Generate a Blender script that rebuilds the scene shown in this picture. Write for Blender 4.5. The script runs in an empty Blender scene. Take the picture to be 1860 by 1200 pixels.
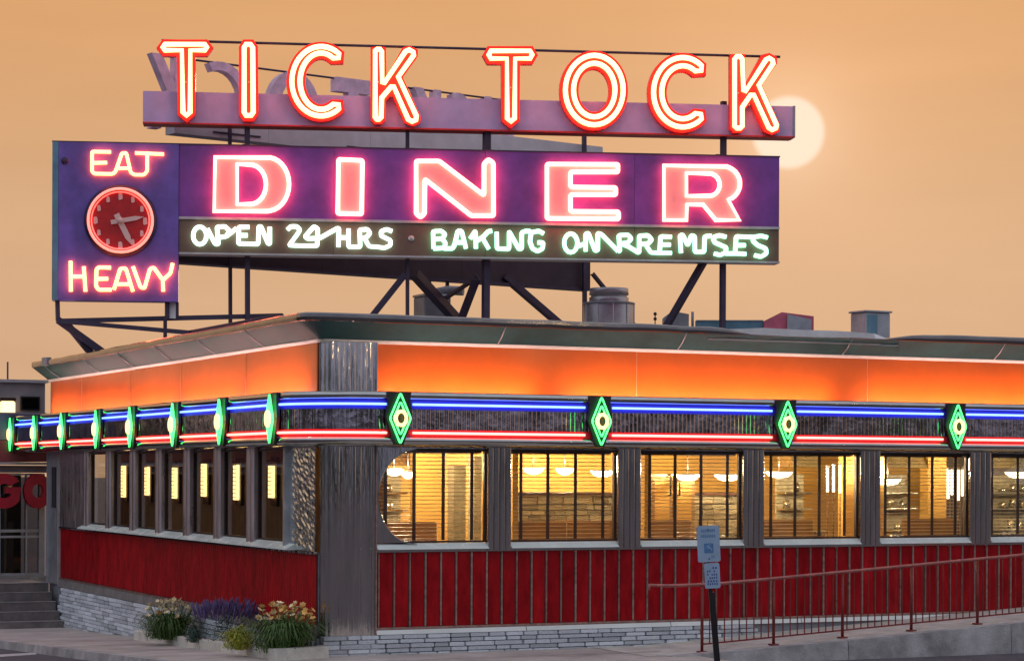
import bpy, math, random
from math import sin, cos, pi, radians, atan2, sqrt
from mathutils import Vector, Matrix, noise
from mathutils.geometry import tessellate_polygon
random.seed(7)
scene = bpy.context.scene
COL = scene.collection

# ------------------------------------------------------------------ camera
F, CX, CY, ROLL, YAW = 4024.0, 930.0, 855.7, 0.00425, radians(25.15)   # focal length and principal point in photo pixels
FWD = Vector((sin(YAW), cos(YAW), 0)); RGT = Vector((cos(YAW), -sin(YAW), 0)); UP = Vector((0, 0, 1))
CAM = Vector((-11.164, -30.331, 2.65))
cd = bpy.data.cameras.new('camera'); cam = bpy.data.objects.new('camera', cd); COL.objects.link(cam)
scene.camera = cam
cd.sensor_fit = 'HORIZONTAL'; cd.sensor_width = 36.0
cd.lens = F / 1860.0 * 36.0
cd.shift_y = (CY - 600.0) / 1860.0
cd.clip_start = 0.5; cd.clip_end = 4000
cam.matrix_world = Matrix.Translation(CAM) @ Matrix((RGT, UP, -FWD)).transposed().to_4x4() @ Matrix.Rotation(ROLL, 4, 'Z')

# ------------------------------------------------------------------ sky, sun, exposure
scene.view_settings.view_transform = 'Standard'; scene.view_settings.look = 'None'
scene.view_settings.exposure = 0.0; scene.view_settings.gamma = 1.0
scene.view_settings.use_curve_mapping = False
SUN_AZ, SUN_EL = atan2(0.5386, 0.8517)-.0014, radians(8.65)
SUN = Vector((sin(SUN_AZ) * cos(SUN_EL), cos(SUN_AZ) * cos(SUN_EL), sin(SUN_EL)))
W = bpy.data.worlds.new("World"); scene.world = W; W.use_nodes = True
nt = W.node_tree; nt.nodes.clear()
def nd(t, **k):
    n = nt.nodes.new(t)
    for a, b in k.items(): setattr(n, a, b)
    return n
def math_n(op, a, b=None, clamp=False):
    n = nd('ShaderNodeMath', operation=op, use_clamp=clamp)
    for i, v in enumerate((a, b)):
        if v is None: continue
        if isinstance(v, (int, float)): n.inputs[i].default_value = v
        else: nt.links.new(v, n.inputs[i])
    return n.outputs[0]
def ramp_n(fac, stops, interp='LINEAR'):
    n = nd('ShaderNodeValToRGB'); r = n.color_ramp; r.interpolation = interp
    while len(r.elements) < len(stops): r.elements.new(0.5)
    for e, (p, c) in zip(r.elements, stops): e.position = p; e.color = (*c, 1)
    nt.links.new(fac, n.inputs[0]); return n.outputs[0]
def mix_n(kind, fac, a, b):
    n = nd('ShaderNodeMix', data_type='RGBA', blend_type=kind)
    for s, v in ((n.inputs[0], fac), (n.inputs[6], a), (n.inputs[7], b)):
        if isinstance(v, (int, float)): s.default_value = v
        elif isinstance(v, tuple): s.default_value = (*v, 1)
        else: nt.links.new(v, s)
    return n.outputs[2]
tc = nd('ShaderNodeTexCoord'); sep = nd('ShaderNodeSeparateXYZ'); nt.links.new(tc.outputs['Generated'], sep.inputs[0])
dot = nd('ShaderNodeVectorMath', operation='DOT_PRODUCT'); nt.links.new(tc.outputs['Generated'], dot.inputs[0])
dot.inputs[1].default_value = (sin(SUN_AZ), cos(SUN_AZ), 0)
dis = nd('ShaderNodeVectorMath', operation='DISTANCE'); nt.links.new(tc.outputs['Generated'], dis.inputs[0])
dis.inputs[1].default_value = SUN
mapn = nd('ShaderNodeMapping'); nt.links.new(tc.outputs['Generated'], mapn.inputs[0]); mapn.inputs['Scale'].default_value = (1.5, 1.5, 9)
noi = nd('ShaderNodeTexNoise'); nt.links.new(mapn.outputs[0], noi.inputs['Vector']); noi.inputs['Scale'].default_value = 3.5; noi.inputs['Detail'].default_value = 6
elev = math_n('MAXIMUM', sep.outputs[2], 0.0)
front = ramp_n(elev, [(0.0, (.66, .40, .235)), (0.07, (.67, .405, .235)), (0.12, (.68, .40, .215)), (0.17, (.70, .375, .175)), (0.22, (.725, .365, .15)), (0.5, (.62, .47, .40)), (1.0, (.56, .58, .68))])
back = ramp_n(elev, [(0.0, (.20, .21, .29)), (0.10, (.34, .36, .48)), (0.4, (.62, .66, .80)), (1.0, (.56, .58, .68))])
side = nd('ShaderNodeMapRange', interpolation_type='SMOOTHSTEP'); nt.links.new(dot.outputs['Value'], side.inputs[0])
side.inputs[1].default_value = -0.55; side.inputs[2].default_value = 0.80
skyc = mix_n('MIX', side.outputs[0], back, front)
wis = nd('ShaderNodeMapRange'); nt.links.new(noi.outputs['Fac'], wis.inputs[0])
wis.inputs[1].default_value = .3; wis.inputs[2].default_value = .75; wis.inputs[3].default_value = .955; wis.inputs[4].default_value = 1.05
wc = nd('ShaderNodeCombineColor')
for i in range(3): nt.links.new(wis.outputs[0], wc.inputs[i])
skyc = mix_n('MULTIPLY', 1.0, skyc, wc.outputs[0])
glow = math_n('POWER', 2.718, math_n('MULTIPLY', dis.outputs['Value'], -24.0))
skyc = mix_n('ADD', 1.0, skyc, mix_n('MIX', glow, (0, 0, 0), (.20, .115, .085)))
glow2 = math_n('POWER', 2.718, math_n('MULTIPLY', math_n('POWER', math_n('MULTIPLY', dis.outputs['Value'], 1/.024), 2.0), -1.0))
skyc = mix_n('ADD', 1.0, skyc, mix_n('MIX', glow2, (0, 0, 0), (.06, .09, .085)))
disc = nd('ShaderNodeMapRange', interpolation_type='SMOOTHSTEP'); nt.links.new(dis.outputs['Value'], disc.inputs[0])
disc.inputs[1].default_value = .0175; disc.inputs[2].default_value = .0138
skyc = mix_n('MIX', math_n('MULTIPLY', disc.outputs[0], .92), skyc, (1.0, .80, .62))
bg = nd('ShaderNodeBackground'); nt.links.new(skyc, bg.inputs[0]); bg.inputs[1].default_value = 1.0
nish = nd('ShaderNodeTexSky'); nish.sky_type = 'NISHITA'; nish.sun_disc = False
nish.sun_elevation = SUN_EL; nish.sun_rotation = SUN_AZ; nish.dust_density = 4.0
bg2 = nd('ShaderNodeBackground'); nt.links.new(nish.outputs[0], bg2.inputs[0]); bg2.inputs[1].default_value = 0.0008
addn = nd('ShaderNodeAddShader'); nt.links.new(bg.outputs[0], addn.inputs[0]); nt.links.new(bg2.outputs[0], addn.inputs[1])
wo = nd('ShaderNodeOutputWorld'); nt.links.new(addn.outputs[0], wo.inputs[0])
sl = bpy.data.lights.new('sun', 'SUN'); so = bpy.data.objects.new('sun', sl); COL.objects.link(so)
sl.energy = 0.9; sl.angle = radians(1.9); sl.color = (1.0, .66, .38)
so.rotation_euler = (-SUN).to_track_quat('-Z', 'Y').to_euler(); so.location = (30, 40, 40)

# ------------------------------------------------------------------ photo pixel -> place
def ray(x, y):
    a = (x - CX) / F; b = -(y - CY) / F
    return FWD + (a * cos(ROLL) - b * sin(ROLL)) * RGT + (a * sin(ROLL) + b * cos(ROLL)) * UP
def onplane(x, y, p0, n):
    d = ray(x, y); return CAM + d * ((p0 - CAM).dot(n) / d.dot(n))
def onright(x, y, off=0): return onplane(x, y, Vector((0, -off, 0)), Vector((0, 1, 0)))
def onleft(x, y, off=0): return onplane(x, y, Vector((-off, 0, 0)), Vector((1, 0, 0)))
def ony(x, y, Y): return onplane(x, y, Vector((0, Y, 0)), Vector((0, 1, 0)))
def deep(x, y, D): return CAM + ray(x, y) * D
def gz(Y): return -0.045 - 0.0395 * min(max(Y, 0), 16)
def onground(x, y, dz=0):
    z = -0.1
    for _ in range(30):
        p = onplane(x, y, Vector((0, 0, z)), UP); z = gz(p.y) + dz
    return Vector((p.x, p.y, z))

# ------------------------------------------------------------------ mesh helpers
class MB:
    def __init__(s): s.v = []; s.f = []; s.sm = []
    def add(s, vs, fs, smooth=False):
        o = len(s.v); s.v += [Vector(p) for p in vs]; s.f += [[i + o for i in f] for f in fs]; s.sm += [smooth] * len(fs); return s
    def box(s, x0, x1, y0, y1, z0, z1):
        return s.add([(x0,y0,z0),(x1,y0,z0),(x1,y1,z0),(x0,y1,z0),(x0,y0,z1),(x1,y0,z1),(x1,y1,z1),(x0,y1,z1)],
                     [(0,3,2,1),(4,5,6,7),(0,1,5,4),(1,2,6,5),(2,3,7,6),(3,0,4,7)])
    def bevbox(s, x0, x1, y0, y1, z0, z1, b=.01):
        return s.hull_ring([(x0+b,y0),(x1-b,y0),(x1,y0+b),(x1,y1-b),(x1-b,y1),(x0+b,y1),(x0,y1-b),(x0,y0+b)], z0, z1, b)
    def hull_ring(s, pts, z0, z1, b=.01):
        cx = sum(p[0] for p in pts)/len(pts); cy = sum(p[1] for p in pts)/len(pts)
        def inset(p):
            d = Vector((cx-p[0], cy-p[1])); l = max(d.length, 1e-6); return (p[0]+d.x/l*b, p[1]+d.y/l*b)
        n = len(pts); ins = [inset(p) for p in pts]
        vs = [(*p, z0) for p in ins] + [(*p, z0+b) for p in pts] + [(*p, z1-b) for p in pts] + [(*p, z1) for p in ins]
        fs = [tuple(reversed(range(n))), tuple(range(3*n, 4*n))]
        for k in range(3):
            for i in range(n): j = (i+1) % n; fs.append((k*n+i, k*n+j, (k+1)*n+j, (k+1)*n+i))
        return s.add(vs, fs)
    def bar(s, a, b, w, h=None, up=(0,0,1)):
        a, b = Vector(a), Vector(b); h = h or w; d = (b-a).normalized(); up = Vector(up)
        if abs(d.dot(up)) > .98: up = Vector((0,1,0))
        x = d.cross(up).normalized()*w/2; y = x.cross(d).normalized()*h/2
        vs = [p+sx*x+sy*y for p in (a,b) for sx,sy in ((-1,-1),(1,-1),(1,1),(-1,1))]
        return s.add(vs, [(0,1,2,3),(7,6,5,4),(0,4,5,1),(1,5,6,2),(2,6,7,3),(3,7,4,0)])
    def angle_iron(s, a, b, w, t=.014):
        a, b = Vector(a), Vector(b); d = (b-a).normalized(); up = Vector((0,0,1)) if abs(d.z) < .95 else Vector((0.3,1,0))
        x = d.cross(up).normalized(); y = x.cross(d).normalized()
        s.bar(a + x*0, b + x*0, w, t, up=y); o = (x*(w/2) + y*(w/2))
        return s.bar(a + o, b + o, t, w, up=y)
    def tube(s, pts, r, seg=8, closed=False, caps=True):
        pts = [Vector(p) for p in pts]; q = [pts[0]]
        for p in pts[1:]:
            if (p-q[-1]).length > 1e-4: q.append(p)
        if closed and (q[0]-q[-1]).length < 1e-4: q.pop()
        pts = q; n = len(pts)
        if n < 2: return s
        tang = []
        for i in range(n):
            a = pts[(i-1) % n] if (closed or i) else pts[i]; b = pts[(i+1) % n] if (closed or i < n-1) else pts[i]
            d = (pts[i]-a).normalized() + (b-pts[i]).normalized()
            tang.append(d.normalized() if d.length > 1e-6 else Vector((1,0,0)))
        u = tang[0].orthogonal().normalized(); vs = []
        for i in range(n):
            u = (u - tang[i]*u.dot(tang[i]))
            u = u.normalized() if u.length > 1e-6 else tang[i].orthogonal().normalized()
            w = tang[i].cross(u)
            rr = r[i] if isinstance(r, (list, tuple)) else r
            for k in range(seg): vs.append(pts[i] + (u*cos(2*pi*k/seg) + w*sin(2*pi*k/seg))*rr)
        fs = []
        for i in range(n if closed else n-1):
            j = (i+1) % n; best = 0
            if closed and j == 0:
                best = min(range(seg), key=lambda k: (vs[i*seg]-vs[j*seg+k]).length)
            for k in range(seg):
                l = (k+1) % seg; fs.append((i*seg+k, i*seg+l, j*seg+(l+best) % seg, j*seg+(k+best) % seg))
        s.add(vs, fs, True)
        if not closed and caps:
            o = len(s.v)-len(vs); s.f += [[o+k for k in reversed(range(seg))], [o+(n-1)*seg+k for k in range(seg)]]; s.sm += [False, False]
        return s
    def lathe(s, prof, c, seg=24, axis=UP, smooth=True, close=False):
        c = Vector(c); axis = Vector(axis).normalized(); u = axis.orthogonal().normalized(); w = axis.cross(u)
        vs = [c + axis*z + (u*cos(2*pi*k/seg)+w*sin(2*pi*k/seg))*r for r, z in prof for k in range(seg)]
        fs = [(i*seg+k, i*seg+(k+1) % seg, (i+1)*seg+(k+1) % seg, (i+1)*seg+k) for i in range(len(prof)-1) for k in range(seg)]
        return s.add(vs, fs, smooth)
    def plate(s, loops, tofront, toback):
        """solid plate: loops = [outer, hole...] of 2-D points; tofront/toback map them into space"""
        flat = [p for l in loops for p in l]
        tri = tessellate_polygon([[Vector((p[0], p[1], 0)) for p in l] for l in loops])
        n = len(flat); vs = [tofront(p) for p in flat] + [toback(p) for p in flat]
        fs = [tuple(t) for t in tri] + [tuple(n+i for i in reversed(t)) for t in tri]; o = 0
        for l in loops:
            m = len(l)
            for i in range(m): j = (i+1) % m; fs.append((o+i, o+j, n+o+j, n+o+i))
            o += m
        return s.add(vs, fs)

WL = {}
def recenter(me, vs):
    lo = Vector([min(v[i] for v in vs) for i in range(3)]); hi = Vector([max(v[i] for v in vs) for i in range(3)])
    return (lo+hi)/2
def mesh(name, mb, m, origin=None):
    me = bpy.data.meshes.new(name); c = Vector(origin) if origin is not None else recenter(me, mb.v)
    me.from_pydata([tuple(v-c) for v in mb.v], [], [tuple(f) for f in mb.f])
    me.polygons.foreach_set('use_smooth', mb.sm)
    if m: me.materials.append(m)
    me.update()
    return me, c
def put(name, me, loc, parent=None, rot=(0,0,0)):
    o = bpy.data.objects.new(name, me); COL.objects.link(o); loc = Vector(loc); WL[o.name] = loc.copy()
    o.location = loc - (WL[parent.name] if parent else Vector()); o.rotation_euler = rot
    if parent: o.parent = parent
    return o
def mk(name, mb, m, parent=None, label=None, cat=None, group=None, kind=None, fix=True):
    me, c = mesh(name, mb, m)
    if fix: me.validate()
    o = put(name, me, c, parent)
    return tag(o, label, cat, group, kind)
def tag(o, label=None, cat=None, group=None, kind=None):
    for k, v in (('label', label), ('category', cat), ('group', group), ('kind', kind)):
        if v: o[k] = v
    return o
def thing(name, loc, label, cat, group=None):
    o = bpy.data.objects.new(name, None); COL.objects.link(o); o.empty_display_size = .2
    o.location = loc; WL[o.name] = Vector(loc); return tag(o, label, cat, group)
def box(name, x0, x1, y0, y1, z0, z1, m, parent=None, bev=0, **k):
    mb = MB(); (mb.bevbox(x0,x1,y0,y1,z0,z1,bev) if bev else mb.box(x0,x1,y0,y1,z0,z1))
    return mk(name, mb, m, parent, fix=False, **k)
def chaikin(pts, n=1, closed=False):
    for _ in range(n):
        q = [] if closed else [pts[0]]
        m = len(pts)
        for i in range(m if closed else m-1):
            a, b = pts[i], pts[(i+1) % m]
            q += [tuple(.75*a[k]+.25*b[k] for k in range(2)), tuple(.25*a[k]+.75*b[k] for k in range(2))]
        if not closed: q.append(pts[-1])
        pts = q
    return pts
def fillet(pts, r, closed=True, n=3):
    out = []; m = len(pts)
    for i in range(m):
        if not closed and i in (0, m-1): out.append(pts[i]); continue
        p = Vector(pts[i]); a = Vector(pts[(i-1) % m])-p; b = Vector(pts[(i+1) % m])-p
        d = min(r, a.length*.45, b.length*.45); A = p+a.normalized()*d; B = p+b.normalized()*d
        for k in range(n+1):
            t = k/n; out.append(tuple(A*(1-t)**2 + p*2*t*(1-t) + B*t*t))
    return out
def area2(p): return sum(p[i][0]*p[(i+1) % len(p)][1]-p[(i+1) % len(p)][0]*p[i][1] for i in range(len(p)))
def grow(pts, d):
    """offset a closed outline outwards by d (photo pixels)"""
    sgn = 1 if area2(pts) > 0 else -1; m = len(pts); out = []
    for i in range(m):
        a, p, b = Vector(pts[i-1]), Vector(pts[i]), Vector(pts[(i+1) % m])
        e1 = (p-a).normalized(); e2 = (b-p).normalized()
        n1 = Vector((e1.y, -e1.x))*sgn; n2 = Vector((e2.y, -e2.x))*sgn; nn = n1+n2
        if nn.length < 1e-3: nn = n1
        nn.normalize(); out.append(tuple(p + nn*d/max(nn.dot(n1), .6)))
    return out
def ell(cx, cy, rx, ry, a0=0, a1=360, n=28):
    k = n if abs(a1-a0) >= 360 else n+1
    return [(cx+rx*cos(radians(a0+(a1-a0)*i/n)), cy+ry*sin(radians(a0+(a1-a0)*i/n))) for i in range(k)]

# ------------------------------------------------------------------ materials
def material(name, col, rough=.5, metal=0., var=.0, vscale=4., bump=0., bscale=30., stretch=(1,1,1), coat=0., col2=None, spec=.5, rvar=0., perobj=0.):
    m = bpy.data.materials.new(name); m.use_nodes = True; t = m.node_tree; b = t.nodes['Principled BSDF']
    b.inputs['Base Color'].default_value = (*col, 1); b.inputs['Roughness'].default_value = rough; b.inputs['Metallic'].default_value = metal
    b.inputs['Coat Weight'].default_value = coat; b.inputs['Coat Roughness'].default_value = .12; b.inputs['Specular IOR Level'].default_value = spec
    if var or bump or col2 or rvar or perobj:
        co = t.nodes.new('ShaderNodeTexCoord'); mp = t.nodes.new('ShaderNodeMapping'); t.links.new(co.outputs['Object'], mp.inputs[0]); mp.inputs['Scale'].default_value = stretch
        oi = t.nodes.new('ShaderNodeObjectInfo'); va = t.nodes.new('ShaderNodeVectorMath'); va.operation = 'SCALE'; va.inputs[3].default_value = 37.0
        cb = t.nodes.new('ShaderNodeCombineXYZ'); t.links.new(oi.outputs['Random'], cb.inputs[0]); t.links.new(oi.outputs['Random'], cb.inputs[1]); t.links.new(cb.outputs[0], va.inputs[0]); t.links.new(va.outputs[0], mp.inputs['Location'])
        nz = t.nodes.new('ShaderNodeTexNoise'); nz.inputs['Scale'].default_value = vscale; nz.inputs['Detail'].default_value = 6; nz.inputs['Roughness'].default_value = .65
        t.links.new(mp.outputs[0], nz.inputs['Vector'])
        if var or col2:
            rp = t.nodes.new('ShaderNodeValToRGB'); rp.color_ramp.elements[0].position = .3; rp.color_ramp.elements[1].position = .7
            c2 = col2 or tuple(min(1, c*(1+var)) for c in col); c1 = tuple(c*(1-var) for c in col)
            rp.color_ramp.elements[0].color = (*c1, 1); rp.color_ramp.elements[1].color = (*c2, 1)
            t.links.new(nz.outputs['Fac'], rp.inputs[0]); last = rp.outputs[0]
            if perobj:
                mr = t.nodes.new('ShaderNodeMapRange'); t.links.new(oi.outputs['Random'], mr.inputs[0]); mr.inputs[3].default_value = 1-perobj; mr.inputs[4].default_value = 1+perobj
                mx = t.nodes.new('ShaderNodeVectorMath'); mx.operation = 'SCALE'; t.links.new(last, mx.inputs[0]); t.links.new(mr.outputs[0], mx.inputs[3]); last = mx.outputs[0]
            t.links.new(last, b.inputs['Base Color'])
        if rvar:
            mr = t.nodes.new('ShaderNodeMapRange'); t.links.new(nz.outputs['Fac'], mr.inputs[0]); mr.inputs[1].default_value = .3; mr.inputs[2].default_value = .7
            mr.inputs[3].default_value = max(0, rough-rvar); mr.inputs[4].default_value = rough+rvar; t.links.new(mr.outputs[0], b.inputs['Roughness'])
        if bump:
            n2 = t.nodes.new('ShaderNodeTexNoise'); n2.inputs['Scale'].default_value = bscale; n2.inputs['Detail'].default_value = 4; t.links.new(mp.outputs[0], n2.inputs['Vector'])
            bp = t.nodes.new('ShaderNodeBump'); bp.inputs['Strength'].default_value = bump; bp.inputs['Distance'].default_value = .05; t.links.new(n2.outputs['Fac'], bp.inputs['Height']); t.links.new(bp.outputs[0], b.inputs['Normal'])
    return m
def glowing(name, col, strength):
    m = bpy.data.materials.new(name); m.use_nodes = True; b = m.node_tree.nodes['Principled BSDF']
    b.inputs['Base Color'].default_value = (.6, .6, .6, 1); b.inputs['Roughness'].default_value = .2
    b.inputs['Emission Color'].default_value = (*col, 1); b.inputs['Emission Strength'].default_value = strength
    return m
def glass_mat(name, tint=(.93, .93, .9)):
    m = bpy.data.materials.new(name); m.use_nodes = True; t = m.node_tree; t.nodes.clear()
    o = t.nodes.new('ShaderNodeOutputMaterial'); mx = t.nodes.new('ShaderNodeMixShader'); tr = t.nodes.new('ShaderNodeBsdfTransparent'); gl = t.nodes.new('ShaderNodeBsdfGlossy'); fr = t.nodes.new('ShaderNodeFresnel')
    fr.inputs[0].default_value = 1.5; tr.inputs[0].default_value = (*tint, 1); gl.inputs['Roughness'].default_value = .03
    ge = t.nodes.new('ShaderNodeNewGeometry'); io = t.nodes.new('ShaderNodeMapRange'); t.links.new(ge.outputs['Backfacing'], io.inputs[0]); io.inputs[3].default_value = 1.5; io.inputs[4].default_value = 1/1.5; t.links.new(io.outputs[0], fr.inputs[0])
    t.links.new(fr.outputs[0], mx.inputs[0]); t.links.new(tr.outputs[0], mx.inputs[1]); t.links.new(gl.outputs[0], mx.inputs[2]); t.links.new(mx.outputs[0], o.inputs[0])
    return m
M = {}
M['steel'] = material('brushed_stainless', (.60, .58, .56), .09, 1, var=.08, vscale=2, bump=.14, bscale=2.2, stretch=(3,3,.45), rvar=.05)
M['satin'] = material('satin_stainless', (.56, .50, .50), .33, 1, var=.12, vscale=2, bump=.10, bscale=3, stretch=(3,3,.6), rvar=.1)
M['rib'] = material('ribbed_stainless', (.42, .38, .40), .10, 1, var=.2, vscale=3, bump=.12, bscale=4, rvar=.05)
M['mirror'] = material('polished_stainless', (.50, .50, .47), .10, 1, var=.12, vscale=1.2, bump=.22, bscale=1.6, rvar=.05)
M['fascia'] = material('ground_reflection_fascia', (.034, .095, .088), .5, 0, var=.3, vscale=1.1, bump=.08, bscale=1.3, spec=.06, rvar=.08)  # dark ground mirrored in the steel cove, put into a matte colour
M['lip'] = material('dark_stainless_lip', (.30, .29, .28), .14, 1, var=.15, vscale=1.5, bump=.10, bscale=2.2)
M['redch'] = material('red_channel_enamel', (.55, .035, .045), .45, 0, var=.1)
M['bluech'] = material('blue_channel_enamel', (.07, .06, .50), .45, 0, var=.1)
M['quilt'] = material('crinkled_stainless', (.80, .92, .92), .06, 1, bump=.12, bscale=22)
M['cream'] = material('cream_trim', (.84, .82, .68), .45, 0, var=.08)
M['sill'] = material('mint_sill', (.84, .93, .86), .25, .0, var=.1, vscale=2, rvar=.08)
M['orange'] = material('orange_enamel', (.90, .162, .008), .34, 0, var=.10, vscale=.9, bump=.02, bscale=1.5, coat=.5, spec=.4)
M['seam'] = material('peach_seam_strip', (.88, .36, .16), .4, 0, var=.1)
M['red'] = material('red_enamel', (.34, .005, .009), .36, 0, var=.38, vscale=3.2, bump=.03, bscale=14, perobj=.14, spec=.14, rvar=.08, stretch=(2,2,.7))
M['bronze'] = material('bronze_batten', (.34, .20, .165), .38, .35, var=.45, vscale=7, bump=.05, rvar=.12, perobj=.25, stretch=(1,1,2))
M['stone'] = material('pale_ledge_stone', (.68, .73, .77), .85, 0, var=.28, vscale=9, bump=.5, bscale=26, perobj=.3)
M['mortar'] = material('grey_mortar', (.24, .25, .27), .9, 0, var=.2, bump=.3)
M['concrete'] = material('pavement_concrete', (.50, .455, .41), .9, 0, var=.3, vscale=1.3, bump=.25, bscale=40)
M['kerb'] = material('kerb_concrete', (.40, .385, .375), .88, 0, var=.42, vscale=2.1, bump=.3, bscale=34)
M['ramp'] = material('ramp_concrete', (.62, .60, .52), .88, 0, var=.26, vscale=2.2, bump=.25, bscale=30)
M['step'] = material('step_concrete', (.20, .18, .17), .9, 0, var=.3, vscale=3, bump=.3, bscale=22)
M['asphalt'] = material('asphalt', (.10, .09, .105), .85, 0, var=.3, vscale=1.6, bump=.5, bscale=70)
M['joint'] = material('dirty_joint', (.10, .09, .08), .95)
M['paint'] = material('road_paint', (.5, .5, .5), .8, 0, var=.35, vscale=14)
M['black'] = material('black_plate', (.018, .02, .018), .35, 0, var=.2)
M['sign_blue'] = material('sign_blue_enamel', (.165, .10, .42), .42, 0, var=.38, vscale=1.2, bump=.03, bscale=5, rvar=.1)
M['sign_purple'] = material('sign_purple_enamel', (.21, .06, .34), .42, 0, var=.38, vscale=1.0, bump=.03, bscale=5, rvar=.1)
M['sign_brown'] = material('sign_brown_enamel', (.20, .105, .07), .45, 0, var=.25, vscale=1.5)
M['sign_trim'] = material('sign_trim_metal', (.55, .50, .50), .4, .3, var=.15)
M['teal'] = material('teal_edge', (.12, .26, .34), .5, .2, var=.3, vscale=2)
M['letter_red'] = material('letter_red_enamel', (.78, .03, .02), .4, 0, var=.15)
M['letter_white'] = material('letter_white_face', (.74, .48, .46), .5, 0, var=.08)
M['beam'] = material('lavender_beam_paint', (.58, .46, .74), .5, 0, var=.18, vscale=1.4, bump=.05, bscale=4)
M['beam2'] = material('grey_beam_paint', (.60, .60, .62), .55, 0, var=.18, vscale=1.4)
M['frame'] = material('sign_frame_steel', (.055, .04, .075), .5, .2, var=.3, vscale=3)
M['dark_back'] = material('sign_back_metal', (.05, .032, .045), .6, .1, var=.35, vscale=1.6)
M['rear_letter'] = material('rear_letter_metal', (.72, .52, .66), .55, .1, var=.25)
M['galv'] = material('galvanised_metal', (.45, .46, .48), .42, .7, var=.2, vscale=4, rvar=.1)
M['hvac'] = material('rooftop_unit_paint', (.34, .37, .40), .5, .2, var=.25, vscale=3)
M['pinkbox'] = material('faded_red_box', (.62, .13, .20), .55, 0, var=.2)
M['membrane'] = material('pale_roof_membrane', (.82, .82, .82), .7, 0, var=.12)
M['roof'] = material('roof_gravel', (.22, .22, .22), .9, 0, var=.2)
M['bark'] = material('brown_blind', (.06, .020, .008), .5, 0, var=.2)
M['blind'] = material('amber_blind_slat', (.78, .55, .26), .45, 0, var=.1)
M['winframe'] = material('dark_bronze_frame', (.045, .025, .02), .4, .4, var=.2)
M['glass'] = glass_mat('window_glass'); M['darkglass'] = glass_mat('dark_glass', (.55, .55, .56))
M['wall_in'] = material('amber_interior_wall', (.74, .40, .085), .6, 0, var=.12, vscale=.9)
M['ceil_in'] = material('cream_ceiling', (.70, .52, .26), .8, 0, var=.06)
M['floor_in'] = material('brown_floor', (.16, .10, .06), .5, 0, var=.2)
M['wood'] = material('dark_brown_panelling', (.40, .20, .075), .5, 0, var=.4, vscale=4, stretch=(4,4,.5))
M['tile_in'] = material('mosaic_stone', (.33, .27, .17), .5, 0, var=.4, vscale=10, perobj=.45)
M['counter'] = material('kitchen_stainless', (.62, .60, .52), .25, 1, var=.2, vscale=3, bump=.1, bscale=6, rvar=.1)
M['booth'] = material('tan_vinyl', (.36, .19, .07), .4, 0, var=.2)
M['handle'] = material('dark_handle', (.03, .02, .015), .4, .5)
M['rail'] = material('red_rail_paint', (.22, .028, .022), .42, .1, var=.3, vscale=8)
M['handrail'] = material('worn_pink_rail_paint', (.42, .14, .12), .4, .2, var=.3, vscale=6)
M['plate_sign'] = material('pale_blue_sign_plate', (.34, .47, .60), .5, .1, var=.12, vscale=6)
M['sign_ink'] = material('faded_blue_ink', (.10, .24, .46), .6, 0, var=.3, vscale=20)
M['sign_ink2'] = material('dark_blue_ink', (.07, .09, .30), .6, 0, var=.3, vscale=20)
M['pole'] = material('black_pole_paint', (.015, .014, .014), .45, .3, var=.3)
M['soil'] = material('mulch', (.045, .03, .02), .95, 0, var=.4, vscale=14, bump=.8, bscale=40)
M['leaf'] = material('daylily_leaf', (.060, .125, .020), .5, 0, var=.5, vscale=6)
M['leaf_grey'] = material('grey_green_leaf', (.07, .12, .09), .6, 0, var=.4, vscale=6)
M['leaf_lime'] = material('lime_leaf', (.36, .38, .035), .5, 0, var=.4, vscale=6)
M['far_leaf'] = material('far_tree_leaf', (.035, .045, .022), .7, 0, var=.4, vscale=1.5)
M['lav'] = material('lavender_bloom', (.13, .09, .22), .7, 0, var=.4, vscale=8)
M['bloom'] = material('cream_bloom', (.90, .72, .42), .6, 0, var=.2, perobj=.12)
M['bloom2'] = material('orange_bloom', (.82, .48, .14), .6, 0, var=.25, perobj=.2)
M['maroon'] = material('maroon_fascia', (.20, .045, .05), .5, 0, var=.2)
M['grey_wall'] = material('grey_stucco', (.26, .25, .27), .8, 0, var=.15, vscale=2)
M['wing_blue'] = material('blue_grey_band', (.13, .14, .26), .5, .2, var=.2)
M['go_red'] = material('go_letter_red', (.42, .012, .035), .4, 0, var=.15)
M['alum'] = material('aluminium_mullion', (.46, .50, .54), .4, .6, var=.15)
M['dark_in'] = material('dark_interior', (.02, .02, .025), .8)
M['clock_face'] = material('clock_red_face', (.55, .014, .014), .5, 0, var=.2)
M['clock_mark'] = material('clock_pale_mark', (.95, .60, .52), .5)
M['clock_rim'] = material('clock_rim', (.05, .03, .07), .4, .3)
NEON = {}
NEON['tick'] = glowing('neon_tick_tock', (1, .215, .075), 9.5)
NEON['diner'] = glowing('neon_diner', (1, .135, .10), 10.5)
NEON['eat'] = glowing('neon_eat_heavy', (1, .16, .042), 13.0)
NEON['white'] = glowing('neon_white_green', (.55, 1, .80), 3.2)
NEON['mint'] = glowing('neon_mint', (.30, 1, .62), 3.4)
NEON['blue'] = glowing('neon_blue', (.08, .16, 1), 6.0)
NEON['red'] = glowing('neon_red', (1, .11, .09), 7.0)
NEON['green'] = glowing('neon_green', (.03, 1, .17), 2.3)
NEON['ring'] = glowing('neon_amber_ring', (1, .56, .20), 2.4)
NEON['cove'] = glowing('cove_tube', (1, .56, .54), 62.0)
NEON['clock'] = glowing('neon_clock_ring', (1, .20, .12), 1.5)
NEON['clock2'] = glowing('neon_clock_inner', (1, .06, .03), 2.2)
NEON['street'] = glowing('street_lamp_glow', (1, .66, .30), 60.0)
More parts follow.
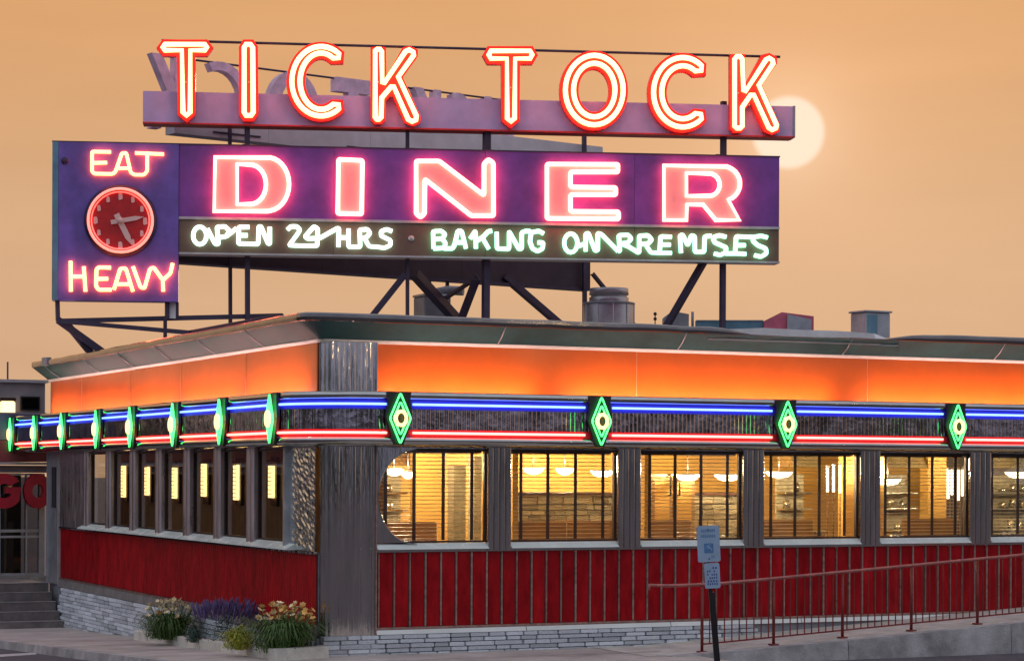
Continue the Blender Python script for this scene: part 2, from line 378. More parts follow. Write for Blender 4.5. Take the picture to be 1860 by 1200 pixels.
NEON['lamp'] = glowing('lamp_bowl_glow', (1, .84, .56), 6.0)
NEON['sconce'] = glowing('sconce_glow', (1, .66, .25), 3.6)
NEON['wing_lamp'] = glowing('wing_lamp_glow', (1, .62, .26), 2.6)

# ================================================================== GROUND
def sheet(name, ys, x0, x1, dz, m):
    mb = MB(); xs = x0 if isinstance(x0, list) else [x0]*len(ys); xe = x1 if isinstance(x1, list) else [x1]*len(ys)
    for i in range(len(ys)-1):
        a, b = ys[i], ys[i+1]
        mb.add([(xs[i],a,gz(a)+dz),(xe[i],a,gz(a)+dz),(xe[i+1],b,gz(b)+dz),(xs[i+1],b,gz(b)+dz)], [(0,1,2,3)])
    return mk(name, mb, m, kind='structure')
sheet('asphalt_lot', [-700, -60, -12, -4, 0, 4, 8, 12, 16, 60, 900], -800, 800, -.135, M['asphalt'])
# pavement slab: from the camera side of its kerb to the building
E0 = onground(0, 1163); E1 = onground(150, 1180); E2 = onground(300, 1200)
slope = (E2.x-E0.x)/(E2.y-E0.y)
def edge_x(Y): return E0.x + slope*(Y-E0.y) if Y > -3 else E0.x + slope*(-3-E0.y)
mbk = MB(); ys = [-5.2, -3.0, 0, 2, 4, 8, 12, 17.5]
for a, b in zip(ys, ys[1:]):
    xr = 1.0
    for x0a, x0b, x1 in ((edge_x(a)+.16, edge_x(b)+.16, 5.15),):
        mbk.add([(x0a,a,gz(a)),(x1,a,gz(a)),(x1,b,gz(b)),(x0b,b,gz(b)), (x0a,a,gz(a)-.2),(x1,a,gz(a)-.2),(x1,b,gz(b)-.2),(x0b,b,gz(b)-.2)],
                [(0,1,2,3),(0,4,5,1),(1,5,6,2),(0,3,7,4)])
mk('pavement', mbk, M['concrete'], kind='structure')
mbk = MB()
for a, b in zip(ys, ys[1:]):
    mbk.add([(edge_x(a),a,gz(a)+.004),(edge_x(a)+.16,a,gz(a)+.004),(edge_x(b)+.16,b,gz(b)+.004),(edge_x(b),b,gz(b)+.004),
             (edge_x(a)-.02,a,gz(a)-.2),(edge_x(a)+.16,a,gz(a)-.2),(edge_x(b)+.16,b,gz(b)-.2),(edge_x(b)-.02,b,gz(b)-.2)], [(0,1,2,3),(0,3,7,4),(1,5,6,2),(0,4,5,1)])
mk('pavement_kerb', mbk, M['kerb'], kind='structure')
mb = MB()
for Yj in (-3.6, -1.2, 1.2, 3.6, 6.0, 8.4, 10.8, 13.2):
    mb.add([(edge_x(Yj)+.02,Yj,gz(Yj)+.0085),(5.0 if Yj < -.3 else -.15,Yj,gz(Yj)+.0085),(5.0 if Yj < -.3 else -.15,Yj+.022,gz(Yj)+.0085),(edge_x(Yj)+.02,Yj+.022,gz(Yj)+.0085)], [(0,1,2,3)])
mk('pavement_joint', mb, M['joint'], kind='structure')
# painted line on the lot, bottom left
p = [onground(-60, 1191, -.131), onground(66, 1184, -.131), onground(66, 1187.5, -.131), onground(-60, 1196, -.131)]
mb = MB().add(p, [(0,1,2,3)]); mk('parking_line', mb, M['paint'], kind='structure')
# ramp beside the right-hand wall, with its kerb
RX0, RX1, RO = 4.9, 17.0, 1.72
def rz(X): return -0.045 + max(0, X-5.2)*0.0575
mb = MB(); X = [4.4, 5.2, 8, 11, 14, 17]
for a, b in zip(X, X[1:]):
    mb.add([(a,-RO-.14,rz(a)+.006),(b,-RO-.14,rz(b)+.006),(b,-.03,rz(b)+.006),(a,-.03,rz(a)+.006)], [(0,1,2,3)])
mk('ramp', mb, M['ramp'], kind='structure')
k = 0; xk = 4.7
while xk < 16.5:
    L = 3.05; mb = MB(); a, b = xk, xk+L-.012
    y1, y0 = -RO-.14, -RO-.36
    mb.add([(a,y0,rz(a)+.008),(b,y0,rz(b)+.008),(b,y1,rz(b)+.008),(a,y1,rz(a)+.008),(a,y0-.03,-.22),(b,y0-.03,-.22),(b,y1,-.22),(a,y1,-.22)],
           [(0,1,2,3),(0,4,5,1),(1,5,6,2),(3,7,4,0),(2,6,7,3)])
    mk('ramp_kerb', mb, M['kerb'], kind='structure'); xk += L

# ================================================================== THE DINER
diner = thing('diner', (0, 0, 0), 'stainless and red diner with orange lit band and neon marquee', 'building')
XE, YE = 16.4, 16.7
# plan path with rounded corner of centre (c,c); o = how far a profile point stands out from the wall plane
def plan(o, c, far_y=YE, far_x=XE, n=10, step=None):
    pts = [(-o, far_y)]; R = c+o
    if step:
        k = int((far_y-c)/step); pts = [(-o, c+(far_y-c)*(1-i/k)) for i in range(k)]
    for i in range(n+1):
        a = pi + (pi/2)*i/n; pts.append((c+R*cos(a), c+R*sin(a)))
    if step:
        k = int((far_x-c)/step); pts += [(c+(far_x-c)*(i+1)/k, -o) for i in range(k)]
    else: pts.append((far_x, -o))
    return pts
YM = 18.62
def sweep(mb, prof, c, smooth=False, n=10, jitter=None, **kw):
    rows = [plan(o, c, n=n, **kw) for o, z in prof]; m = len(rows[0]); vs = []
    for (o, z), r in zip(prof, rows):
        for i, q in enumerate(r): vs.append((q[0], q[1], z + (jitter(i, m, q, z) if jitter else 0)))
    fs = [(a*m+i, a*m+i+1, (a+1)*m+i+1, (a+1)*m+i) for a in range(len(prof)-1) for i in range(m-1)]
    return mb.add(vs, fs, smooth)
def wallpiece(name, x0, x1, z0, z1, o0, o1, m, side, parent=diner, bev=0, **k):
    """box on the right (side 'r': x range) or left (side 'l': y range) wall, from offset o0 out to o1"""
    if side == 'r': return box(name, x0, x1, -o1, -o0, z0, z1, m, parent, bev, **k)
    return box(name, -o1, -o0, x0, x1, z0, z1, m, parent, bev, **k)

# --- cores (behind the cladding)
wallpiece('wall_core', .1, XE, -.3, 1.46, -.16, -.02, M['mortar'], 'r'); wallpiece('wall_core', .12, YE, -1.1, 1.44, -.16, -.02, M['mortar'], 'l')
wallpiece('header_wall', .1, XE, 2.97, 4.72, -.16, -.02, M['steel'], 'r'); wallpiece('header_wall', .12, YE, 2.985, 4.72, -.16, -.02, M['steel'], 'l')
box('roof_slab', .02, XE, .02, YE, 4.60, 4.75, M['roof'], diner)
box('end_wall', XE-.15, XE, .17, 9, 0, 4.6, M['grey_wall'], diner); box('rear_wall', 1.5, XE-.2, 9.0, 9.2, 0, 4.6, M['grey_wall'], diner)

# --- red cladding, right wall: single panels between bronze battens
pitch = .2495; x = .905
pm, pc = mesh('red_panel', MB().bevbox(-.1, .1, -.012, .012, -.55, .55, .006), M['red'], (0,0,0))
bm_, bc = mesh('batten', MB().bevbox(-.015, .015, -.02, .02, -.55, .55, .008), M['bronze'], (0,0,0))
while x < XE-.2:
    b = put('batten', bm_, (x, -.022, .90), diner)
    put('red_panel', pm, (x+pitch/2, -.012, .90), diner); x += pitch
wallpiece('panel_top_rail', .86, XE, 1.452, 1.492, 0, .05, M['steel'], 'r', bev=.008)
wallpiece('panel_bottom_rail', .86, XE, .315, .348, 0, .05, M['bronze'], 'r', bev=.008)
mb = MB()
for a, b in zip([.86, 3.3, 5.8, 8.2, 10.7, 13.2], [3.29, 5.79, 8.19, 10.69, 13.19, XE]):
    m_ = MB().add([(a,-.055,.31),(b,-.055,.31),(b,-.085,.245),(a,-.085,.245),(b,-.02,.31),(a,-.02,.31),(b,-.02,.245),(a,-.02,.245)], [(0,3,2,1),(0,1,4,5),(3,7,6,2),(0,5,7,3),(1,2,6,4)])
    mk('base_moulding', m_, M['mirror'], diner)
# --- red cladding, left wall: fine ribbed sheet, in sheets of three metres
yy = .13
while yy < 15.6:
    y2 = min(yy+3.1, 15.66); mb = MB(); n = int((y2-yy-.012)/.05); prof = []
    for i in range(n+1):
        y = yy+.006+(y2-yy-.012)*i/n; prof.append((-.014 if i % 2 else -.004, y))
    vs = [(px_, y, z) for z in (.40, 1.42) for px_, y in prof]; m = len(prof)
    mb.add(vs, [(i, i+1, m+i+1, m+i) for i in range(m-1)]); mk('red_ribbed_sheet', mb, M['red'], diner); yy = y2
wallpiece('panel_top_rail', .1, 15.66, 1.425, 1.462, 0, .05, M['steel'], 'l', bev=.008)
wallpiece('panel_bottom_rail', .1, 15.66, .362, .392, 0, .04, M['bronze'], 'l', bev=.008)
mb = MB().add([(-.035,.1,.36),(-.035,15.66,.36),(-.07,15.66,.21),(-.07,.1,.21),(-.0,.1,.36),(0,15.66,.36),(0,.1,.21),(0,15.66,.21)], [(0,1,2,3),(0,4,5,1),(3,2,7,6),(0,3,6,4)])
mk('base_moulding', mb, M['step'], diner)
# --- stone plinth: ledge stones laid one by one, right then left
box('plinth', -.0, XE, -.045, .0, -.35, .243, M['mortar'], diner); box('plinth', -.045, .0, .0, 15.66, -1.1, .208, M['mortar'], diner)
smeshes = []
for k in range(5):
    h = MB().hull_ring([(-.5+random.uniform(0,.06),-.5),(.5-random.uniform(0,.05),-.5+random.uniform(0,.2)),(.5,.5),(-.5,.5)], -.5, .5, .07)
    smeshes.append(mesh('stone', h, M['stone'], (0,0,0))[0])
def stone(c, l, d, h, left):
    o = put('stone', random.choice(smeshes), c, diner); o.scale = (l, d, h)
    o.rotation_euler = (0, 0, (-pi/2 if left else 0) + random.uniform(-.02, .02)); return o
for z0, hh in ((.178, .064), (.115, .062), (.045, .068), (-.02, .064), (-.085, .064)):
    x = .0 + random.random()*.05
    while x < 7.2:
        l = random.uniform(.2, .5); stone((x+l/2, -.055-random.random()*.02, z0+hh/2), l-.014, .07, hh-.01, False); x += l
for r in range(12):
    z1 = .20-r*.073; y = 6.2 + random.random()*.2
    while y < 15.5:
        l = random.uniform(.3, .62)
        if y+l > 15.66: break
        if z1-.02 > gz(y+l/2): stone((-.055-random.random()*.03, y+l/2, z1-.036), l-.016, .07, .064, True)
        y += l
mb = MB()
for z0 in (.10, .02, -.06, -.14):
    y = .05
    while y < 6.2:
        l = random.uniform(.3, .6); mb.box(-.09-random.random()*.02, -.03, y, y+l-.015, z0+.006, z0+.07); y += l
mk('stone_course', mb, M['stone'], diner, kind='stuff')

# --- corner pylon (fluted stainless), lower and upper
def pylon(z0, z1, name):
    mb = MB(); pts = []
    base = [(a_+.075, b_) for a_, b_ in plan(.04, .12, far_y=.12, far_x=.765, n=6)]
    path = [Vector((*p, 0)) for p in base]
    # resample with flutes
    dense = []
    for a, b in zip(path, path[1:]):
        L = (b-a).length; k = max(1, int(L/.0125))
        for i in range(k): dense.append(a.lerp(b, i/k))
    dense.append(path[-1]); out = []; dist = 0
    for i, p in enumerate(dense):
        t = (dense[min(i+1, len(dense)-1)]-dense[max(i-1, 0)]).normalized(); nrm = Vector((t.y, -t.x, 0))
        if i: dist += (p-dense[i-1]).length
        f = .012*abs(sin(pi*dist/.085))**.7 - .006
        out.append(p + nrm*f)
    out = [Vector((.09,.12,0))] + out + [Vector((.84, .0, 0))]
    m = len(out); mb.add([(p.x,p.y,z) for z in (z0, z1) for p in out], [(i, i+1, m+i+1, m+i) for i in range(m-1)] + [tuple(range(m, 2*m))])
    return mk(name, mb, M['steel'], diner)
pylon(.02, 3.02, 'corner_pylon'); pylon(3.68, 4.53, 'corner_pylon')
wallpiece('pylon_edge_strip', .842, .862, .2, 3.0, 0, .07, M['bronze'], 'r'); wallpiece('pylon_edge_strip', .842, .862, 3.7, 4.53, 0, .06, M['steel'], 'r')
box('pylon_base', -.07, .9, -.085, .1, -.06, .12, M['kerb'], diner)

# --- orange lit band
ob = [.862, 5.2, 9.48, 13.8, XE]
for a, b in zip(ob, ob[1:]): wallpiece('orange_panel', a+.006, b-.006, 3.55, 4.515, -.01, .012, M['orange'], 'r')
for a in ob[1:-1]: wallpiece('panel_seam', a-.005, a+.005, 3.55, 4.51, .0, .020, M['seam'], 'r')
ol = [.13, 3.41, 6.98, 10.25, 13.89, 16.55]
for a, b in zip(ol, ol[1:]): wallpiece('orange_panel', a+.006, b-.006, 3.55, 4.515, -.01, .012, M['orange'], 'l')
for a in ol[1:-1]: wallpiece('panel_seam', a-.007, a+.007, 3.55, 4.51, .0, .020, M['seam'], 'l')
mb = MB(); sweep(mb, [(.014, 4.512), (.05, 4.55), (.052, 4.562), (.0, 4.562)], .1); mk('cream_trim_strip', mb, M['cream'], diner)
# --- fascia: sloping cove with mirrored ground in its colour, vertical lip, dented along the right-hand stretch
def dent(i, m, q, z):
    if z < 4.7: return 0
    d = .010*noise.noise((q[0]*1.7, q[1]*1.7, z*3)) + .006*noise.noise((q[0]*6, q[1]*6, 1))
    if q[0] > 5.0 and z > 4.85:
        d -= (.03*max(0, noise.noise((q[0]*.9+3.3, 5, 2))) + .10*min(1, max(0, 1.9-abs(q[0]-8.3))*1.6)) * (z-4.80)/.125
    return d
mb = MB(); sweep(mb, [(.03, 4.556), (.36, 4.80)], -.02, smooth=False, n=5, jitter=dent, step=.25); mk('fascia_cove', mb, M['fascia'], diner)
mb = MB(); sweep(mb, [(.36, 4.801), (.385, 4.81), (.39, 4.86), (.39, 4.905), (.37, 4.925), (.20, 4.93), (.20, 4.75)], -.02, smooth=False, n=5, jitter=dent, step=.25); mk('fascia_lip', mb, M['lip'], diner)
for a in (2.81, 5.91, 8.97, 12.0, 15.0):
    mb = MB(); mb.tube([(a,-.05,4.566),(a-.01,-.21,4.662),(a-.02,-.37,4.803)], .009, 6); mk('fascia_seam', mb, M['sign_trim'], diner)
for a in (2.4, 4.9, 7.4, 9.9, 12.4, 15.6):
    mb = MB(); mb.tube([(-.05,a,4.566),(-.21,a,4.662),(-.37,a,4.803)], .008, 6); mk('fascia_seam', mb, M['galv'], diner)
mb = MB(); mb.box(-.43, -.30, 15.3, 15.6, 4.80, 4.97); mk('fascia_bracket', mb, M['hvac'], diner)
mb = MB(); mx_ = [6.3, 6.7, 7.4, 8.1, 8.8, 9.5, 9.9]; hz_ = [4.80, 4.90, 4.945, 4.935, 4.94, 4.92, 4.80]
for (xa, za), (xb, zb) in zip(zip(mx_, hz_), list(zip(mx_, hz_))[1:]): mb.add([(xa,-.30,4.72),(xb,-.30,4.72),(xb,-.17,zb),(xa,-.17,za),(xb,.4,zb),(xa,.4,za)], [(0,1,2,3),(3,2,4,5)]); mk('roof_edge_membrane', mb, M['membrane'], diner)
# small cap post at the corner of the fascia
# --- marquee
AC = .87
mb = MB(); sweep(mb, [(.0, 3.0), (.26, 3.01), (.34, 3.03), (.385, 3.075), (.385, 3.12), (.355, 3.145), (.345, 3.15)], AC, smooth=True, n=16, far_y=YM); mk('marquee_bottom_roll', mb, M['mirror'], diner)
mb = MB(); sweep(mb, [(.345, 3.148), (.345, 3.262)], AC, n=16, far_y=YM); mk('red_channel', mb, M['redch'], diner)
mb = MB(); sweep(mb, [(.345, 3.545), (.345, 3.69)], AC, n=16, far_y=YM); mk('blue_channel', mb, M['bluech'], diner)
mb = MB(); sweep(mb, [(.345, 3.688), (.37, 3.695), (.392, 3.72), (.398, 3.76), (.385, 3.795), (.36, 3.81), (.33, 3.80), (.32, 3.69), (.0, 3.68)], AC, smooth=True, n=16, far_y=YM); mk('marquee_top_lip', mb, M['mirror'], diner)
mb = MB(); path = plan(.345, AC, n=24, far_y=YM); dense = []
for a, b in zip(path, path[1:]):
    A, B = Vector(a), Vector(b); k = max(1, round((B-A).length/.018))
    dense += [A.lerp(B, i/k) for i in range(k)]
dense.append(Vector(path[-1])); vs = []; dist = 0; row = []
for i, p in enumerate(dense):
    t = (dense[min(i+1, len(dense)-1)]-dense[max(i-1, 0)]).normalized(); nr = Vector((t.y, -t.x))
    if i: dist += (p-dense[i-1]).length
    row.append(p + nr*(.010+.012*abs(sin(pi*dist/.072))))
m = len(row); mb.add([(p.x,p.y,z) for z in (3.255, 3.55) for p in row], [(i, i+1, m+i+1, m+i) for i in range(m-1)], False)
mk('ribbed_band', mb, M['rib'], diner)
# concealed tube behind the lip that lights the orange band
for nm, q in (('r', [(.9, -.28), (3.45, -.28)]), ('r', [(3.95,-.28),(8.75,-.28)]), ('r', [(9.35,-.28),(13.6,-.28)]), ('r', [(13.9,-.28),(XE,-.28)]),
              ('l', [(-.28,.5),(-.28,3.3)]), ('l', [(-.28,3.6),(-.28,6.8)]), ('l', [(-.28,7.1),(-.28,10.1)]), ('l', [(-.28,10.4),(-.28,13.7)]), ('l', [(-.28,14.0),(-.28,16.4)])):
    mb = MB(); mb.tube([(*q[0], 3.735), (*q[1], 3.735)], .02, 8); mk('cove_light_tube', mb, NEON['cove'], diner)

# diamonds along the marquee and neon tubes between them
DX = [1.02+.0+3.29*i for i in range(5)]; DX[0] = onright(725, 760, .42).x; 
DX = [onright(px_, 760, .42).x for px_ in (725, 1090, 1428, 1737)]; DX.append(DX[-1]+3.28)
DY = [onleft(px_, 770, .42).y for px_ in (495, 403, 318, 240, 178, 115, 65, 22)]
lab_r = ['green neon diamond on black plate, nearest the corner pylon, above the round-cornered window', 'green neon diamond above the pillar beside the stone-partition window, second from pylon',
         'green neon diamond above the fourth right-hand window, third from corner pylon', 'green neon diamond above fifth right-hand window, fourth from corner pylon', 'green neon diamond cut off by the right edge of the photo']
lab_l = ['green neon diamond on left marquee, nearest to the rounded marquee corner'] + ['green neon diamond on left marquee, %s from the rounded marquee corner' % w for w in ('second', 'third', 'fourth', 'fifth', 'sixth', 'seventh')] + ['green neon diamond at the far left end of the marquee']
GR = 'green neon diamonds along the marquee'
def diamond_parts(parent, base, u, nrm):
    P = lambda a, z, o: Vector((base.x, base.y, 0)) + u*a + nrm*o + UP*z
    zc = 3.415; w, h = .165, .37
    mb = MB(); pl_ = [(-.19,3.80),(.19,3.80),(.175,3.70),(w+.045,3.43),(.07,3.03),(-.07,3.03),(-w-.045,3.43),(-.175,3.70)]
    mb.plate([pl_], lambda q: P(q[0], q[1], 0), lambda q: P(q[0], q[1], -.05)); mk('backing_plate', mb, M['black'], parent)
    for sc, off in ((1.0, .045), (.66, .05)):
        mb = MB(); q = fillet([(0, h*sc), (w*sc, 0), (0, -h*sc), (-w*sc, 0)], .035, True, 3)
        mb.tube([P(a, zc+z, off) for a, z in q], .0145, 8, closed=True); mk('neon_tube', mb, NEON['green'], parent)
    mb = MB(); mb.tube([P(.082*cos(t*2*pi/24), zc+.10*sin(t*2*pi/24), .075) for t in range(24)], .026, 8, closed=True); mk('neon_ring', mb, NEON['ring'], parent)
    mb = MB()
    for a, z in ((0,.3),(0,-.3),(-.12,0),(.12,0)): mb.tube([P(a, zc+z, 0), P(a, zc+z, .045)], .007, 6)
    mk('tube_support', mb, M['sign_trim'], parent)
for i, x in enumerate(DX):
    t = thing('neon_diamond', (x, -.42, 3.0), lab_r[i], 'neon ornament', GR); diamond_parts(t, Vector((x, -.425, 0)), Vector((1,0,0)), Vector((0,-1,0)))
for i, y in enumerate(DY):
    t = thing('neon_diamond', (-.42, y, 3.0), lab_l[i], 'neon ornament', GR); diamond_parts(t, Vector((-.425, y, 0)), Vector((0,-1,0)), Vector((-1,0,0)))
def nline(pts, mat_, z, r, name):
    mb = MB(); mb.tube([(*p, z) for p in pts], r, 8); o = mk(name, mb, mat_, diner)
def seg_pts(o, ca, cb):
    return [(ca, -o), (cb, -o)]
ends_r = DX + [XE]
arcp = [p for p in plan(.385, AC, far_y=DY[0]-.0, far_x=DX[0]-.25, n=14)][1:]
arcp = [(-.385, AC+.01)] + arcp if DY[0]-.2 > AC else arcp
for z, mt, r, nm in ((3.622, NEON['blue'], .017, 'blue_neon_tube'), (3.205, NEON['red'], .019, 'red_neon_tube')):
    nline(arcp, mt, z, r, nm)
    for a, b in zip(DX, ends_r[1:]): nline([(a+.23, -.385), (b-.24, -.385)], mt, z, r, nm)
    for a, b in zip(DY, DY[1:]): nline([(-.385, a+.2), (-.385, b-.2)], mt, z, r, nm)

# --- right-hand windows
PIL = [(2.645, 3.03), (4.85, 5.25), (7.09, 7.48), (9.31, 9.70), (11.50, 11.93), (13.75, 14.15), (16.0, XE)]
bays = []; x = .862
for a, b in PIL: bays.append((x, a)); x = b
for a, b in PIL:
    mb = MB(); k = 4; w = (b-a)/k; pts = [(a, 0)]
    for i in range(k): pts += [(a+i*w+w*.5-w*.49*cos(pi*j/8), -.072-.034*sin(pi*j/8)) for j in range(9)]
    pts.append((b, 0)); m = len(pts)
    mb.add([(p_[0], p_[1], z) for z in (1.475, 3.01) for p_ in pts], [(i, i+1, m+i+1, m+i) for i in range(m-1)], True).add([(p_[0], p_[1], z) for z in (1.475, 3.01) for p_ in pts], [tuple(range(m)), tuple(range(m, 2*m))])
    mk('pilaster', mb, M['steel'], diner, fix=False)
slat_me = {}
ordn = ['first', 'second', 'third', 'fourth', 'fifth', 'sixth', 'seventh']
for i, (a, b) in enumerate(bays):
    # sloping sill
    mb = MB(); mb.add([(a,-.005,1.582),(b,-.005,1.582),(b,-.125,1.50),(a,-.125,1.50),(a,-.125,1.494),(b,-.125,1.494),(b,0,1.494),(a,0,1.494)], [(0,3,2,1),(3,4,5,2),(4,7,6,5),(0,7,4,3),(1,2,5,6)])
    mk('sill', mb, M['sill'], diner)
    mb = MB(); e = .03
    mb.box(a, b, .0, .06, 1.586, 1.615).box(a, b, .0, .06, 2.945, 2.985).box(a, a+e, .0, .06, 1.616, 2.944).box(b-e, b, .0, .06, 1.616, 2.944)
    wf = mk('window', mb, M['winframe'], diner)
    mb = MB(); mb.box(a+e, b-e, .025, .031, 1.616, 2.944); mk('pane', mb, M['glass'], wf)
    # venetian blind hanging inside
    bl = thing('window_blind', ((a+b)/2, .13, 1.6), 'open amber venetian blind with brown tapes in the %s right-hand window from the corner pylon' % ordn[i], 'blind', 'venetian blinds in the right-hand windows')
    L = b-a-.08
    if round(L, 2) not in slat_me:
        mm = MB().add([(-L/2,-.015,.003),(L/2,-.015,.003),(L/2,0,.007),(-L/2,0,.007),(L/2,.015,-.002),(-L/2,.015,-.002),(-L/2,-.015,.001),(L/2,-.015,.001),(L/2,.015,-.004),(-L/2,.015,-.004)], [(0,1,2,3),(3,2,4,5),(6,9,8,7),(0,6,7,1),(5,4,8,9)])
        slat_me[round(L, 2)] = mesh('slat', mm, M['blind'], (0,0,0))[0]
    nsl = 23
    for k in range(nsl): put('slat', slat_me[round(L, 2)], ((a+b)/2, .13, 1.64+k*1.27/(nsl-1)), bl)
    mb = MB().box(a+.03, b-.03, .10, .16, 2.92, 2.965); mk('headrail', mb, M['bark'], bl)
    tapes = {0: (752, 805, 857, 700), 1: (946, 995, 1045, 1095), 2: (1180, 1226, 1273, 1321), 3: (1400, 1444, 1488, 1534), 4: (1608, 1651, 1693, 1735)}.get(i)
    xs = [ony(t_, 900, .1).x for t_ in tapes] if tapes else [a+.15+.54*k for k in range(4)]
    for xt in xs:
        mb = MB().box(xt-.027, xt+.027, .098, .103, 1.62, 2.93); mk('tape', mb, M['bark'], bl)
# rounded metal corner plate of the first window
a, b = bays[0]
arc = [(1.50 - .612*cos(t), 2.265 + .70*sin(t)) for t in [-pi/2 + pi*i/22 for i in range(23)]]
plate = [(a, 2.985), (a, 1.59)] + [(1.50, 1.59)] + arc[1:-1] + [(1.50, 2.985)]
mb = MB(); mb.plate([plate], lambda q: Vector((q[0], -.045, q[1])), lambda q: Vector((q[0], -.012, q[1]))); mk('rounded_corner_plate', mb, M['steel'], diner)
mb = MB(); mb.tube([(q[0], -.05, q[1]) for q in arc], .006, 6); mk('corner_plate_bead', mb, M['mirror'], diner)

# --- left-hand windows
PC = [3.0+1.72*k for k in range(7)]
wallpiece('mullion', 1.26, 1.36, 1.47, 3.0, 0, .10, M['galv'], 'l')
for yc in PC:
    mb = MB(); h = .175; pts = [(0,yc-h)] + [(-.06-.035*sin(pi*j/6), yc-h+(h-.01)*(1-cos(pi*j/6))/2) for j in range(7)] + [(-.06-.035*sin(pi*j/6), yc+.01+(h-.01)*(1-cos(pi*j/6))/2) for j in range(7)] + [(0,yc+h)]; m = len(pts)
    mb.add([(p_[0], p_[1], z) for z in (1.46, 3.01) for p_ in pts], [(i, i+1, m+i+1, m+i) for i in range(m-1)]+[tuple(range(m)), tuple(range(m, 2*m))]); mk('pilaster', mb, M['satin'], diner)
lw = [(1.36, PC[0]-.175)] + [(p_+.175, q_-.175) for p_, q_ in zip(PC, PC[1:])]
for a, b in lw:
    mb = MB(); e = .03
    mb.box(.0, .06, a, b, 1.57, 1.60).box(.0, .06, a, b, 2.95, 2.985).box(.0, .06, a, a+e, 1.60, 2.95).box(.0, .06, b-e, b, 1.60, 2.95); wf = mk('window', mb, M['winframe'], diner)
    mb = MB(); mb.box(.025, .031, a+e, b-e, 1.60, 2.95); mk('pane', mb, M['glass'], wf)
y0 = .1
for a, b in [(1.0, 3.0), (3.0, 6.44), (6.44, 9.88), (9.88, 13.6)]:
    mb = MB(); mb.add([(0,a,1.57),(0,b,1.57),(-.17,b,1.485),(-.17,a,1.485),(-.17,b,1.465),(-.17,a,1.465),(0,b,1.465),(0,a,1.465)], [(0,1,2,3),(3,2,4,5),(5,4,6,7),(0,3,5,7),(1,6,4,2)])
    mk('sill', mb, M['sill'], diner)
# crinkled mirror panel by the corner, plain ribbed sheet and door jamb at the far end
mb = MB(); ny, nz_ = 15, 34; vs = []
for j in range(nz_+1):
    for i in range(ny+1):
        e = 0 if i in (0, ny) or j in (0, nz_) else random.uniform(-.0045, .0045)
        vs.append((-.03+e, .13+1.12*i/ny, 1.47+1.53*j/nz_))
mb.add(vs, [(j*(ny+1)+i, (j+1)*(ny+1)+i, (j+1)*(ny+1)+i+1, j*(ny+1)+i+1) for j in range(nz_) for i in range(ny)]); mk('crinkled_panel', mb, M['quilt'], diner)
mb = MB(); ys_ = [13.56+2.1*i/40 for i in range(41)]
mb.add([(-.02-(.012 if i % 2 else 0), y, z) for z in (1.46, 3.0) for i, y in enumerate(ys_)], [(i, i+1, 42+i, 41+i) for i in range(40)]); mk('ribbed_sheet', mb, M['satin'], diner)
jd = box('side_door', -.03, .02, 15.72, 16.62, .24, 3.0, M['galv'], diner)
box('door_window', -.045, -.031, 15.95, 16.3, 1.85, 2.7, M['dark_in'], jd); box('door_jamb', -.06, .0, 15.665, 15.715, .24, 3.0, M['sign_trim'], diner); box('door_jamb', -.06, .0, 16.63, 16.7, .24, 3.0, M['alum'], diner)

# ------------------------------------------------------------------ interior
ZF, ZC = .62, 3.35
box('dining_floor', .2, XE-.2, .2, 8.95, ZF-.1, ZF, M['floor_in'], diner)
box('dining_ceiling', .2, XE-.2, .2, 8.95, ZC, ZC+.08, M['ceil_in'], diner)
box('interior_wall', 1.6, XE-.2, 7.2, 7.35, ZF, ZC-.003, M['wall_in'], diner)
box('interior_wall', 1.30, 1.42, 1.25, 16.4, ZF-.05, 3.4, M['wood'], diner); box('light_seal_ceiling', .15, 1.30, 1.0, 16.4, 3.02, 3.1, M['wood'], diner); box('light_seal_floor', .15, 1.3, 1.0, 16.4, .5, .6, M['wood'], diner)  # added partition and corridor, sealing dining room light off the left windows
box('interior_wall', .17, 1.42, 1.0, 1.08, ZF, 3.0, M['wood'], diner)
# stone partition with single mosaic stones
pa, pb = ony(944, 950, 3.6).x, ony(1372, 950, 3.6).x
box('partition', pa, pb, 3.62, 3.75, ZF, 2.24, M['mortar'], diner); box('partition_cap', pa-.04, pb+.04, 3.52, 3.85, 2.243, 2.29, M['bark'], diner)
tm = [mesh('mosaic_stone', MB().hull_ring([(-.5,-.5),(.5,-.5),(.5,.5),(-.5,.5)], -.5, .5, .06), M['tile_in'], (0,0,0))[0]]
z = 1.45; rows = 0
while z < 2.2:
    h = random.choice((.09, .12, .15)); h = min(h, 2.235-z); x = pa
    while x < pb-.05:
        l = random.uniform(.14, .34); l = min(l, pb-x); o = put('mosaic_stone', tm[0], (x+l/2, 3.60, z+h/2), diner); o.scale = (l-.012, random.uniform(.05,.09), h-.012); x += l
    z += h+.001
